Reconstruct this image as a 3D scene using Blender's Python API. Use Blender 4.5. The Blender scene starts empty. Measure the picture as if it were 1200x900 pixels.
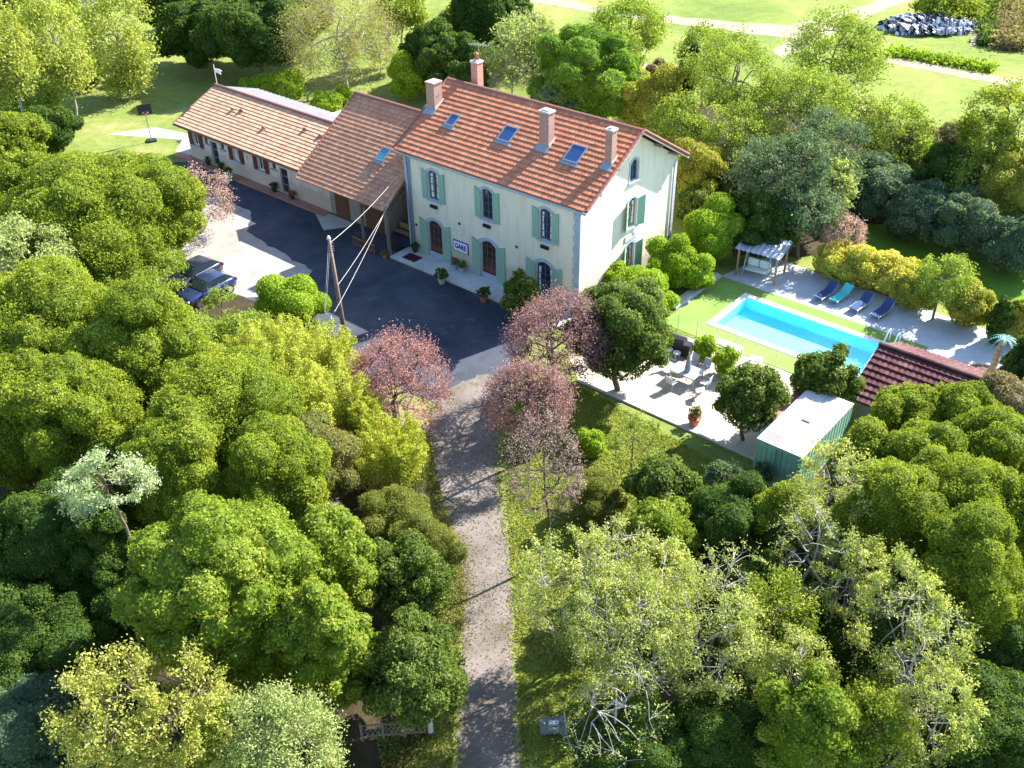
import bpy, bmesh, math, random
import numpy as np
from mathutils import Vector, Matrix

# ------------------------------------------------------------------ camera, sky, sun
F, PITCH, ROLL, CH = 1150.0, 0.6081, -0.0178, 32.72      # focal length in px of a 1200 px wide frame
OX, OY, TH = -7.161, 64.47, -0.7133                       # house corner and heading
SC = bpy.context.scene
C = SC.collection
cd = bpy.data.cameras.new("camera"); cam = bpy.data.objects.new("camera", cd); C.objects.link(cam)
cd.sensor_width = 36; cd.lens = 36*F/1200; cd.clip_start = .5; cd.clip_end = 3000
cam.matrix_world = Matrix.Translation((0, 0, CH)) @ Matrix.Rotation(math.pi/2-PITCH, 4, 'X') @ Matrix.Rotation(ROLL, 4, 'Z')
SC.camera = cam
SUN_AZ, SUN_EL = math.radians(57), math.radians(37.8)
w = bpy.data.worlds.new("World"); SC.world = w; w.use_nodes = True
nt = w.node_tree; bg = nt.nodes['Background']
sky = nt.nodes.new('ShaderNodeTexSky'); sky.sky_type = 'NISHITA'; sky.sun_disc = False
sky.sun_elevation = SUN_EL; sky.sun_rotation = SUN_AZ
sky.air_density = 1.0; sky.dust_density = 0.6; sky.ozone_density = 2.6
nt.links.new(sky.outputs[0], bg.inputs[0]); bg.inputs[1].default_value = 0.125
sl = bpy.data.lights.new("sun", 'SUN'); so = bpy.data.objects.new("sun", sl); C.objects.link(so)
sl.energy = 5.0; sl.angle = math.radians(.5); sl.color = (1, .965, .91)
sd = Vector((math.sin(SUN_AZ)*math.cos(SUN_EL), math.cos(SUN_AZ)*math.cos(SUN_EL), math.sin(SUN_EL)))
so.rotation_euler = sd.to_track_quat('Z', 'Y').to_euler()
vs = SC.view_settings; vs.view_transform = 'Standard'; vs.look = 'None'; vs.gamma = 1; vs.use_curve_mapping = False
vs.exposure = 1.76
SC.render.resolution_x = 1024; SC.render.resolution_y = 768

# ------------------------------------------------------------------ coordinates
cp, sp = math.cos(PITCH), math.sin(PITCH); cr, sr = math.cos(ROLL), math.sin(ROLL)
def G(px, py, z=0.0):                       # where the sight line through a photo point meets height z
    X0, Y0 = px-600, py-450
    X = cr*X0+sr*Y0; Y = -sr*X0+cr*Y0
    dx, dy, dz = X, F*cp-Y*sp, -F*sp-Y*cp
    t = (z-CH)/dz
    return (dx*t, dy*t, z)
def dist(p): return math.sqrt(p[0]**2+p[1]**2+(p[2]-CH)**2)
ct, st = math.cos(TH), math.sin(TH)
def P(u, v, z=0.0): return (OX+u*ct-v*st, OY+u*st+v*ct, z)   # house grid -> world
def UV(p): x, y = p[0]-OX, p[1]-OY; return (x*ct+y*st, -x*st+y*ct)

# ------------------------------------------------------------------ materials
def new_mat(name):
    m = bpy.data.materials.new(name); m.use_nodes = True
    n = m.node_tree; b = n.nodes['Principled BSDF']
    return m, n, b
def N(n, t, **k):
    x = n.nodes.new(t)
    for a, v in k.items():
        if a.startswith('i_'): x.inputs[a[2:].replace('_', ' ')].default_value = v
        else: setattr(x, a, v)
    return x
def mixc(n, fac, a, b, mode='MIX'):
    x = n.nodes.new('ShaderNodeMix'); x.data_type = 'RGBA'; x.blend_type = mode
    for s, v in ((0, fac), (6, a), (7, b)):
        if hasattr(v, 'links'): n.links.new(v, x.inputs[s])
        else: x.inputs[s].default_value = (*v, 1) if isinstance(v, tuple) and len(v) == 3 else v
    return x.outputs[2]
def noise(n, scale, detail=4, rough=.55, coord='Object', stretch=None, dist_=0):
    tc = n.nodes.new('ShaderNodeTexCoord'); o = tc.outputs[coord]
    if stretch:
        mp = n.nodes.new('ShaderNodeMapping'); mp.inputs['Scale'].default_value = stretch
        n.links.new(o, mp.inputs[0]); o = mp.outputs[0]
    x = n.nodes.new('ShaderNodeTexNoise'); x.inputs['Scale'].default_value = scale
    x.inputs['Detail'].default_value = detail; x.inputs['Roughness'].default_value = rough
    x.inputs['Distortion'].default_value = dist_
    n.links.new(o, x.inputs['Vector']); return x.outputs[0]
def ramp(n, fac, stops):
    x = n.nodes.new('ShaderNodeValToRGB'); e = x.color_ramp.elements
    while len(e) < len(stops): e.new(.5)
    for k, (p, c) in zip(e, stops): k.position = p; k.color = (*c, 1) if len(c) == 3 else c
    n.links.new(fac, x.inputs[0]); return x.outputs[0]
def bump(n, b, h, strength=.3, distance=.02):
    x = n.nodes.new('ShaderNodeBump'); x.inputs['Strength'].default_value = strength; x.inputs['Distance'].default_value = distance
    n.links.new(h, x.inputs['Height']); n.links.new(x.outputs[0], b.inputs['Normal'])
def plain(name, col, rough=.7, metal=0, var=.12, scale=3, bmp=.15, spec=.3):
    m, n, b = new_mat(name)
    f = noise(n, scale, 6, .65)
    c = ramp(n, f, [(.3, tuple(x*(1-var) for x in col)), (.7, tuple(min(1, x*(1+var)) for x in col))])
    n.links.new(c, b.inputs['Base Color']); b.inputs['Roughness'].default_value = rough; b.inputs['Metallic'].default_value = metal
    b.inputs['Specular IOR Level'].default_value = spec
    if bmp: bump(n, b, noise(n, scale*8, 3), bmp, .01)
    return m
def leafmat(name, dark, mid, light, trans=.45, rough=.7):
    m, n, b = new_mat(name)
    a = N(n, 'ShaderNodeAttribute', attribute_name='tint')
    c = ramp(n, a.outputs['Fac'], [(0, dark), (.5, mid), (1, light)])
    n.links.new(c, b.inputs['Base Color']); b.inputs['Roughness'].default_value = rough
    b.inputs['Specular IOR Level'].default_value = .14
    t = N(n, 'ShaderNodeBsdfTranslucent'); 
    tc = mixc(n, 1.0, c, (1.0, 1.0, .45), 'MULTIPLY'); n.links.new(tc, t.inputs[0])
    mx = N(n, 'ShaderNodeMixShader'); mx.inputs[0].default_value = trans
    n.links.new(b.outputs[0], mx.inputs[1]); n.links.new(t.outputs[0], mx.inputs[2])
    n.links.new(mx.outputs[0], n.nodes['Material Output'].inputs[0])
    return m
LM = {
 'oak':   leafmat('oak_leaves', (.060, .100, .012), (.225, .290, .024), (.410, .450, .055)),
 'bay':   leafmat('bay_leaves', (.080, .140, .014), (.230, .310, .028), (.500, .480, .110)),
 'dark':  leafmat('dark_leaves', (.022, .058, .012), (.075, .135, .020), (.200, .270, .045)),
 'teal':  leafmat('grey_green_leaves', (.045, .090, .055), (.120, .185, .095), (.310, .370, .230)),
 'ash':   leafmat('ash_leaves', (.110, .175, .022), (.270, .365, .050), (.480, .540, .130)),
 'pale':  leafmat('pale_leaves', (.180, .235, .070), (.360, .430, .150), (.540, .570, .260)),
 'silver':leafmat('silver_leaves', (.220, .300, .140), (.460, .550, .300), (.640, .700, .460)),
 'lime':  leafmat('lime_leaves', (.230, .260, .040), (.430, .440, .090), (.620, .590, .200)),
 'poplar':leafmat('poplar_leaves', (.180, .225, .036), (.380, .430, .080), (.580, .590, .180)),
 'plum':  leafmat('plum_leaves', (.200, .075, .100), (.440, .215, .245), (.680, .440, .440)),
 'dusky': leafmat('dusky_plum_leaves', (.140, .065, .085), (.350, .190, .220), (.600, .390, .400)),
 'mauve': leafmat('mauve_leaves', (.300, .180, .180), (.520, .340, .340), (.660, .480, .450)),
 'bamboo':leafmat('bamboo_leaves', (.260, .310, .035), (.480, .530, .080), (.640, .640, .160)),
 'fern':  leafmat('fine_bamboo_leaves', (.190, .240, .022), (.400, .450, .050), (.600, .600, .110)),
 'olive': leafmat('olive_leaves', (.090, .110, .015), (.220, .245, .045), (.380, .370, .110)),
 'robinia':leafmat('robinia_leaves', (.130, .180, .030), (.380, .430, .105), (.680, .660, .260)),
 'gold':  leafmat('gold_leaves', (.360, .350, .040), (.620, .570, .100), (.800, .720, .220)),
 'yellow':leafmat('yellow_green_leaves', (.180, .195, .022), (.370, .370, .050), (.530, .500, .110)),
 'hedge': leafmat('hedge_leaves', (.140, .230, .015), (.290, .420, .028), (.440, .550, .060)),
 'pine':  leafmat('pine_needles', (.070, .150, .018), (.190, .330, .035), (.340, .480, .080)),
 'willow':leafmat('willow_leaves', (.180, .185, .050), (.360, .340, .110), (.540, .490, .190)),
 'laurel':leafmat('laurel_leaves', (.045, .085, .012), (.130, .190, .030), (.400, .420, .130)),
 'russet':leafmat('russet_leaves', (.080, .120, .025), (.190, .200, .050), (.460, .300, .120)),
 'brown': leafmat('brown_leaves', (.120, .110, .050), (.240, .200, .100), (.370, .290, .170)),
 'twig':  leafmat('dry_twigs', (.170, .140, .110), (.300, .250, .200), (.430, .370, .310), trans=.1),
 'cypress': leafmat('cypress_leaves', (.014, .035, .022), (.030, .060, .035), (.055, .090, .050)),
 'grass': leafmat('grass_blades', (.130, .165, .020), (.270, .310, .035), (.400, .410, .070)),
}
bark = plain('bark', (.16, .12, .09), .9, var=.35, scale=6)
palebark = plain('pale_bark', (.34, .31, .28), .85, var=.25, scale=5)
darkbark = plain('dark_bark', (.09, .07, .06), .9, var=.3, scale=6)
M = {
 'white': plain('white_paint', (.78, .77, .74), .5, var=.05), 'woodpole': plain('weathered_wood', (.20, .15, .12), .85, var=.3, scale=5),
 'wood': plain('brown_wood', (.16, .07, .035), .6, var=.25, scale=4), 'shutter_red': plain('brown_shutter', (.13, .035, .025), .6, var=.1),
 'green': plain('green_paint', (.27, .43, .33), .55, var=.06, scale=2), 'zinc': plain('zinc', (.35, .42, .50), .4, .5, var=.1),
 'stone': plain('blue_grey_stone', (.36, .42, .50), .8, var=.12, scale=2), 'black': plain('black_iron', (.02, .02, .022), .5, var=.1),
 'dark': plain('dark_plastic', (.035, .035, .04), .5), 'terracotta': plain('terracotta', (.42, .17, .09), .8),
 'navy': plain('navy_enamel', (.01, .03, .30), .4, var=.03, bmp=0), 'enamel': plain('white_enamel', (.80, .82, .84), .3, var=.02, bmp=0),
 'kerbstone': plain('kerb_stone', (.50, .47, .43), .8), 'blueframe': plain('blue_grey_frame', (.07, .10, .16), .5, var=.05),
 'tyre': plain('tyre_rubber', (.02, .02, .02), .9), 'chrome': plain('alloy', (.6, .6, .62), .25, 1, var=.03, bmp=0),
 'lead': plain('lead_flashing', (.26, .32, .37), .5, .3), 'turq': plain('turquoise_fabric', (.08, .50, .50), .7, var=.04), 'navyfab': plain('navy_fabric', (.03, .06, .16), .8, var=.08),
 'greyfab': plain('grey_cloth', (.45, .47, .50), .9, var=.05), 'cushion': plain('white_cushion', (.72, .76, .78), .9, var=.04),
 'greenmetal': plain('green_container_paint', (.26, .50, .36), .55, .1, var=.15, scale=1.5), 'red': plain('faded_red_paint', (.45, .16, .14), .7),
 'coping': plain('pool_coping', (.72, .70, .66), .7, var=.06), 'liner': plain('pool_liner', (.34, .84, .90), .5, var=.04, bmp=0),
 'steel': plain('steel', (.45, .46, .48), .35, .8, var=.05), 'tanwood': plain('tan_wood', (.34, .22, .12), .7, var=.25, scale=4), 'soil': plain('soil', (.10, .07, .045), .95, var=.3),
}
def glass(name, col, rough=.06):
    m, n, b = new_mat(name); b.inputs['Base Color'].default_value = (*col, 1); b.inputs['Roughness'].default_value = rough
    b.inputs['Specular IOR Level'].default_value = .8
    return m
M['pane'] = glass('window_glass', (.03, .035, .045)); M['skyglass'] = glass('skylight_glass', (.02, .06, .18), .08)
M['midglass'] = glass('teal_skylight_glass', (.05, .22, .30), .15); M['carglass'] = glass('car_glass', (.02, .03, .04), .03)
def carpaint(col):
    m, n, b = new_mat('car_paint'); b.inputs['Base Color'].default_value = (*col, 1); b.inputs['Metallic'].default_value = .3
    b.inputs['Roughness'].default_value = .3; b.inputs['Coat Weight'].default_value = 1; b.inputs['Coat Roughness'].default_value = .04
    return m
def tilemat(name, stops, moss=.2):
    m, n, b = new_mat(name)
    a = N(n, 'ShaderNodeAttribute', attribute_name='tint'); c = ramp(n, a.outputs['Fac'], stops)
    f = noise(n, .35, 6, .7); c2 = mixc(n, ramp(n, f, [(.45, (0, 0, 0)), (.75, (moss*2, moss*2, moss*2))]), c, (.20, .14, .11))
    f2 = noise(n, 9, 5, .7); c3 = mixc(n, .35, c2, ramp(n, f2, [(.3, (.55, .5, .5)), (.7, (1.35, 1.3, 1.25))]), 'MULTIPLY')
    n.links.new(c3, b.inputs['Base Color']); b.inputs['Roughness'].default_value = .8; b.inputs['Specular IOR Level'].default_value = .25
    return m
T_main = tilemat('red_roof_tiles', [(0, (.34, .11, .06)), (.5, (.46, .175, .09)), (1, (.58, .27, .15))])
T_mid = tilemat('old_pink_tiles', [(0, (.36, .15, .085)), (.5, (.49, .235, .135)), (1, (.61, .35, .22))], .15)
T_wing = tilemat('faded_pink_tiles', [(0, (.42, .21, .12)), (.5, (.55, .32, .20)), (1, (.67, .45, .30))], .1)
T_shed = tilemat('dark_red_tiles', [(0, (.05, .015, .018)), (.5, (.10, .030, .032)), (1, (.18, .07, .065))], .2)
T_ridge = tilemat('ridge_tiles', [(0, (.30, .12, .10)), (1, (.55, .32, .26))], .3)
def render_wall(name, col, stain=(.36, .30, .22), low=.9):
    m, n, b = new_mat(name)
    c = ramp(n, noise(n, .5, 8, .7), [(.3, tuple(x*.9 for x in col)), (.65, col)])
    streak = noise(n, 2.2, 6, .7, stretch=(1, 1, .12))
    c = mixc(n, ramp(n, streak, [(.5, (0, 0, 0)), (.75, (.45, .45, .45))]), c, stain)
    # splash dirt near the ground, ragged
    g = N(n, 'ShaderNodeTexCoord'); s = N(n, 'ShaderNodeSeparateXYZ'); n.links.new(g.outputs['Object'], s.inputs[0])
    ad = N(n, 'ShaderNodeMath', operation='ADD'); n.links.new(s.outputs[2], ad.inputs[0])
    mu = N(n, 'ShaderNodeMath', operation='MULTIPLY'); n.links.new(noise(n, 1.3, 6, .7), mu.inputs[0]); mu.inputs[1].default_value = -2.4
    n.links.new(mu.outputs[0], ad.inputs[1])
    k = ramp(n, ad.outputs[0], [(0, (.55, .55, .55)), (low, (0, 0, 0))])
    c = mixc(n, k, c, stain)
    n.links.new(c, b.inputs['Base Color']); b.inputs['Roughness'].default_value = .9; b.inputs['Specular IOR Level'].default_value = .15
    bump(n, b, noise(n, 25, 5), .3, .01); return m
M['render'] = render_wall('cream_render', (.78, .71, .56)); M['render_wing'] = render_wall('pink_white_render', (.72, .62, .56), low=.4)
M['render_old'] = render_wall('old_grey_render', (.45, .42, .36), (.22, .19, .15))
def brickmat(name, col, mortar, scale=1.0):
    m, n, b = new_mat(name)
    tc = N(n, 'ShaderNodeTexCoord'); br = N(n, 'ShaderNodeTexBrick')
    # bricks need wall-plane coordinates: u+v along, z up
    s = N(n, 'ShaderNodeSeparateXYZ'); n.links.new(tc.outputs['Object'], s.inputs[0])
    a = N(n, 'ShaderNodeMath', operation='ADD'); n.links.new(s.outputs[0], a.inputs[0]); n.links.new(s.outputs[1], a.inputs[1])
    cmb = N(n, 'ShaderNodeCombineXYZ'); n.links.new(a.outputs[0], cmb.inputs[0]); n.links.new(s.outputs[2], cmb.inputs[1])
    n.links.new(cmb.outputs[0], br.inputs['Vector'])
    br.inputs['Scale'].default_value = scale; br.inputs['Color1'].default_value = (*col, 1); br.inputs['Color2'].default_value = tuple(x*.7 for x in col)+(1,)
    br.inputs['Mortar'].default_value = (*mortar, 1); br.inputs['Mortar Size'].default_value = .012
    br.inputs['Brick Width'].default_value = .22; br.inputs['Row Height'].default_value = .075
    c = mixc(n, .4, br.outputs[0], ramp(n, noise(n, 5, 5), [(.3, (.6, .6, .6)), (.7, (1.2, 1.2, 1.2))]), 'MULTIPLY')
    n.links.new(c, b.inputs['Base Color']); b.inputs['Roughness'].default_value = .9; bump(n, b, br.outputs['Fac'], -.3, .01); return m
M['brick'] = brickmat('brick', (.42, .17, .12), (.45, .38, .33))
def groundmat(name, stops, s1=.08, s2=1.2, s3=14, bm=.5, k2=.5, spots=None, rough=.95):
    m, n, b = new_mat(name)
    f = noise(n, s1, 5, .6, dist_=.6); c = ramp(n, f, stops)
    c = mixc(n, k2, c, ramp(n, noise(n, s2, 8, .75), [(.25, (.55, .55, .5)), (.75, (1.4, 1.35, 1.3))]), 'MULTIPLY')
    c = mixc(n, .5, c, ramp(n, noise(n, s3, 5, .7), [(.25, (.6, .6, .6)), (.75, (1.35, 1.35, 1.3))]), 'MULTIPLY')
    if spots:
        c = mixc(n, ramp(n, noise(n, spots[1], 6, .75), [(spots[2], (0, 0, 0)), (spots[2]+.12, (.85, .85, .85))]), c, spots[0])
    n.links.new(c, b.inputs['Base Color']); b.inputs['Roughness'].default_value = rough; b.inputs['Specular IOR Level'].default_value = .1
    bump(n, b, noise(n, s3, 6, .8), bm, .06); return m
Gm = {
 'meadow': groundmat('meadow_grass', [(.3, (.13, .19, .04)), (.5, (.20, .25, .055)), (.7, (.28, .28, .09))], .06, .5, 5, 1.0, k2=.8, spots=((.12, .19, .03), .25, .55)),
 'lawn': groundmat('lawn_grass', [(.3, (.14, .20, .045)), (.55, (.21, .25, .065)), (.7, (.30, .28, .12))], .16, 1.1, 12, .9, k2=.75, spots=((.27, .24, .13), .7, .58)),
 'green': groundmat('lush_lawn', [(.3, (.07, .19, .02)), (.7, (.14, .26, .03))], .2, 1.6, 16, .8),
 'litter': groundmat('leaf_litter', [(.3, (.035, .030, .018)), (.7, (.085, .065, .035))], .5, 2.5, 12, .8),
 'asphalt': groundmat('old_asphalt', [(.3, (.030, .040, .060)), (.6, (.075, .083, .105))], .15, .8, 30, .3, k2=.6, spots=((.17, .16, .15), .5, .60)),
 'road': groundmat('worn_lane', [(.3, (.13, .11, .10)), (.65, (.23, .20, .18))], .35, .7, 9, .3, k2=.4, spots=((.12, .10, .06), 1.1, .52)),
 'apron': groundmat('painted_sunlit_court', [(.3, (.26, .24, .22)), (.6, (.36, .33, .31))], .2, .8, 20, .3, k2=.5, spots=((.16, .15, .14), .7, .60)),  # lit tone of the court: sunlight put into the base colour
 'dirt': groundmat('dirt_track', [(.3, (.25, .21, .15)), (.7, (.36, .31, .24))], .15, 1.2, 8, .4, k2=.4, spots=((.30, .32, .08), .6, .60)),
 'verge': groundmat('dry_verge', [(.3, (.26, .21, .10)), (.7, (.36, .29, .15))], .4, 2.0, 14, .7, spots=((.16, .19, .04), 1.0, .50)),
 'gravel': groundmat('pale_gravel', [(.3, (.44, .39, .31)), (.7, (.56, .50, .41))], .3, 2, 22, .5, k2=.35),
 'deck': groundmat('pale_paving', [(.3, (.40, .42, .46)), (.7, (.54, .56, .59))], .25, 1.5, 25, .2, k2=.35),
 'turf': groundmat('artificial_turf', [(.3, (.17, .28, .06)), (.7, (.24, .36, .09))], .25, 1.5, 25, .4, k2=.25),
 'slab': groundmat('pale_slab', [(.3, (.42, .40, .37)), (.7, (.54, .51, .48))], .4, 1.6, 20, .2, k2=.5),
 'concrete': groundmat('terrace_concrete', [(.3, (.42, .42, .42)), (.7, (.56, .56, .55))], .4, 1.6, 20, .2, k2=.45),
 'pinkpave': groundmat('red_paving', [(.3, (.34, .17, .13)), (.7, (.42, .23, .18))], .5, 2, 20, .2, k2=.35),
}
wm, wn, wb = new_mat('pool_water')
tr_ = N(wn, 'ShaderNodeBsdfTransparent'); tr_.inputs[0].default_value = (.70, .985, 1.0, 1)
gl_ = N(wn, 'ShaderNodeBsdfGlossy'); gl_.inputs['Roughness'].default_value = .03
fr_ = N(wn, 'ShaderNodeFresnel')
ge_ = N(wn, 'ShaderNodeNewGeometry'); mr_ = N(wn, 'ShaderNodeMapRange'); mr_.inputs['To Min'].default_value = 1.33; mr_.inputs['To Max'].default_value = 1/1.33   # air to water from either side
wn.links.new(ge_.outputs['Backfacing'], mr_.inputs['Value']); wn.links.new(mr_.outputs[0], fr_.inputs[0])
mx_ = N(wn, 'ShaderNodeMixShader'); wn.links.new(fr_.outputs[0], mx_.inputs[0]); wn.links.new(tr_.outputs[0], mx_.inputs[1]); wn.links.new(gl_.outputs[0], mx_.inputs[2])
bp_ = N(wn, 'ShaderNodeBump'); bp_.inputs['Strength'].default_value = .15; bp_.inputs['Distance'].default_value = .02; wn.links.new(noise(wn, 3, 3), bp_.inputs['Height'])
wn.links.new(bp_.outputs[0], gl_.inputs['Normal']); wn.links.new(bp_.outputs[0], fr_.inputs['Normal'])
wn.links.new(mx_.outputs[0], wn.nodes['Material Output'].inputs[0])

# ------------------------------------------------------------------ object helpers
def empty(name, loc, label=None, cat=None, group=None, rz=0.0):
    o = bpy.data.objects.new(name, None); C.objects.link(o); o.location = loc; o.rotation_euler = (0, 0, rz)
    o.empty_display_size = .3
    return tag(o, label, cat, group)
def tag(o, label=None, cat=None, group=None, kind=None):
    if label: o['label'] = label
    if cat: o['category'] = cat
    if group: o['group'] = group
    if kind: o['kind'] = kind
    return o
def link(name, me, mat, parent=None, loc=None, rz=0):
    me.materials.append(mat) if mat else None
    o = bpy.data.objects.new(name, me); C.objects.link(o)
    if parent: o.parent = parent
    if loc is not None: o.location = loc; o.rotation_euler = (0, 0, rz)
    return o
class MB:
    """collects simple shapes; build() links them as ONE mesh object"""
    def __init__(s): s.bm = bmesh.new()
    def box(s, x0, x1, y0, y1, z0, z1, rz=0, c=None, bev=0):
        r = bmesh.ops.create_cube(s.bm, size=1); vs_ = r['verts']
        for v in vs_: v.co = Vector(((x0+x1)/2+v.co.x*(x1-x0), (y0+y1)/2+v.co.y*(y1-y0), (z0+z1)/2+v.co.z*(z1-z0)))
        if rz: bmesh.ops.rotate(s.bm, verts=vs_, cent=c or ((x0+x1)/2, (y0+y1)/2, 0), matrix=Matrix.Rotation(rz, 3, 'Z'))
        if bev:
            es = list({e for v in vs_ for e in v.link_edges}); bmesh.ops.bevel(s.bm, geom=es, offset=bev, segments=2, affect='EDGES')
        return vs_
    def tube(s, pts, rs, seg=8, cap=True):
        pts = [Vector(p) for p in pts]
        if not hasattr(rs, '__len__'): rs = [rs]*len(pts)
        rings = []
        for i, p in enumerate(pts):
            d = (pts[min(i+1, len(pts)-1)]-pts[max(i-1, 0)]).normalized()
            a = d.orthogonal().normalized() if i == 0 else (A-d*A.dot(d)).normalized(); A = a
            b = d.cross(a)
            rings.append([s.bm.verts.new(p+(a*math.cos(k*2*math.pi/seg)+b*math.sin(k*2*math.pi/seg))*rs[i]) for k in range(seg)])
        for i in range(len(rings)-1):
            for k in range(seg): s.bm.faces.new((rings[i][k], rings[i][(k+1) % seg], rings[i+1][(k+1) % seg], rings[i+1][k]))
        if cap: s.bm.faces.new(rings[0][::-1]); s.bm.faces.new(rings[-1])
    def lathe(s, prof, cx=0, cy=0, z=0, seg=16):
        rings = [[s.bm.verts.new((cx+r*math.cos(k*2*math.pi/seg), cy+r*math.sin(k*2*math.pi/seg), z+h)) for k in range(seg)] for r, h in prof]
        for i in range(len(rings)-1):
            for k in range(seg): s.bm.faces.new((rings[i][k], rings[i][(k+1) % seg], rings[i+1][(k+1) % seg], rings[i+1][k]))
        s.bm.faces.new(rings[0][::-1]); s.bm.faces.new(rings[-1])
    def prism(s, prof, f, d0, d1):      # prof: 2-D outline, f(a,b,d) -> xyz
        a = [s.bm.verts.new(f(x, y, d0)) for x, y in prof]; b = [s.bm.verts.new(f(x, y, d1)) for x, y in prof]
        n = len(prof)
        for i in range(n): s.bm.faces.new((a[i], a[(i+1) % n], b[(i+1) % n], b[i]))
        s.bm.faces.new(a[::-1]); s.bm.faces.new(b)
    def band(s, outer, inner, f, d0, d1):   # strip between two outlines of equal length (open at the ends)
        n = len(outer); V_ = [[s.bm.verts.new(f(*q, d)) for q in L] for L in (outer, inner) for d in (d0, d1)]
        o0, o1, i0, i1 = V_
        for k in range(n-1):
            s.bm.faces.new((o0[k], o0[k+1], o1[k+1], o1[k])); s.bm.faces.new((i0[k], i1[k], i1[k+1], i0[k+1]))
            s.bm.faces.new((o1[k], o1[k+1], i1[k+1], i1[k])); s.bm.faces.new((o0[k], i0[k], i0[k+1], o0[k+1]))
        for k in (0, n-1): s.bm.faces.new((o0[k], o1[k], i1[k], i0[k]))
    def mesh(s, name='m', smooth=False):
        bmesh.ops.recalc_face_normals(s.bm, faces=s.bm.faces)
        me = bpy.data.meshes.new(name); s.bm.to_mesh(me); s.bm.free()
        if smooth: me.shade_smooth()
        return me
    def build(s, name, mat, parent=None, loc=None, rz=0, smooth=False): return link(name, s.mesh(name, smooth), mat, parent, loc, rz)
def quads_mesh(name, co, quads, tint=None, extra=None):
    """co (n,3), quads (m,4) numpy; extra = (verts, tris, tints)"""
    me = bpy.data.meshes.new(name)
    nq = len(quads); nv = len(co)
    if extra is not None and len(extra[1]):
        ev, et, ett = extra; co = np.concatenate([co, ev]); tri = et+nv
    else: tri = np.zeros((0, 3), int); ett = np.zeros(0)
    me.vertices.add(len(co)); me.vertices.foreach_set('co', np.asarray(co, np.float32).ravel())
    nl = nq*4+len(tri)*3; me.loops.add(nl)
    me.loops.foreach_set('vertex_index', np.concatenate([quads.ravel(), tri.ravel()]).astype(np.int32))
    me.polygons.add(nq+len(tri))
    me.polygons.foreach_set('loop_start', np.concatenate([np.arange(nq)*4, nq*4+np.arange(len(tri))*3]).astype(np.int32))
    if tint is not None:
        a = me.attributes.new('tint', 'FLOAT', 'FACE')
        a.data.foreach_set('value', np.concatenate([tint, ett]).astype(np.float32))
    me.update(calc_edges=True); return me

# ------------------------------------------------------------------ foliage
_ico = {}
def ico(sub):
    if sub not in _ico:
        b = bmesh.new(); bmesh.ops.create_icosphere(b, subdivisions=sub, radius=1)
        _ico[sub] = (np.array([v.co[:] for v in b.verts]), np.array([[v.index for v in f.verts] for f in b.faces])); b.free()
    return _ico[sub]
def unit(rng, n):
    v = rng.normal(size=(n, 3)); return v/np.linalg.norm(v, axis=1, keepdims=True)
def leaf_quads(rng, p, nrm, size, aspect=.55, spread=.8, tint=None):
    n = len(p); nn = nrm+spread*rng.normal(size=(n, 3)); nn /= np.linalg.norm(nn, axis=1, keepdims=True)
    t = rng.normal(size=(n, 3)); t -= nn*np.sum(t*nn, 1, keepdims=True); t /= np.linalg.norm(t, axis=1, keepdims=True)
    b = np.cross(nn, t); s = (size*rng.uniform(.6, 1.35, n))[:, None]
    co = np.stack([p-t*s, p+b*s*aspect, p+t*s, p-b*s*aspect], 1).reshape(-1, 3)
    return co, np.arange(n*4).reshape(-1, 4)
def knob(u, K, wd, amp):
    d = np.max(u@K.T, axis=1); x = np.clip(1-(1-d)/wd, 0, 1); return 1+amp*(np.sqrt(x)-.6)
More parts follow.
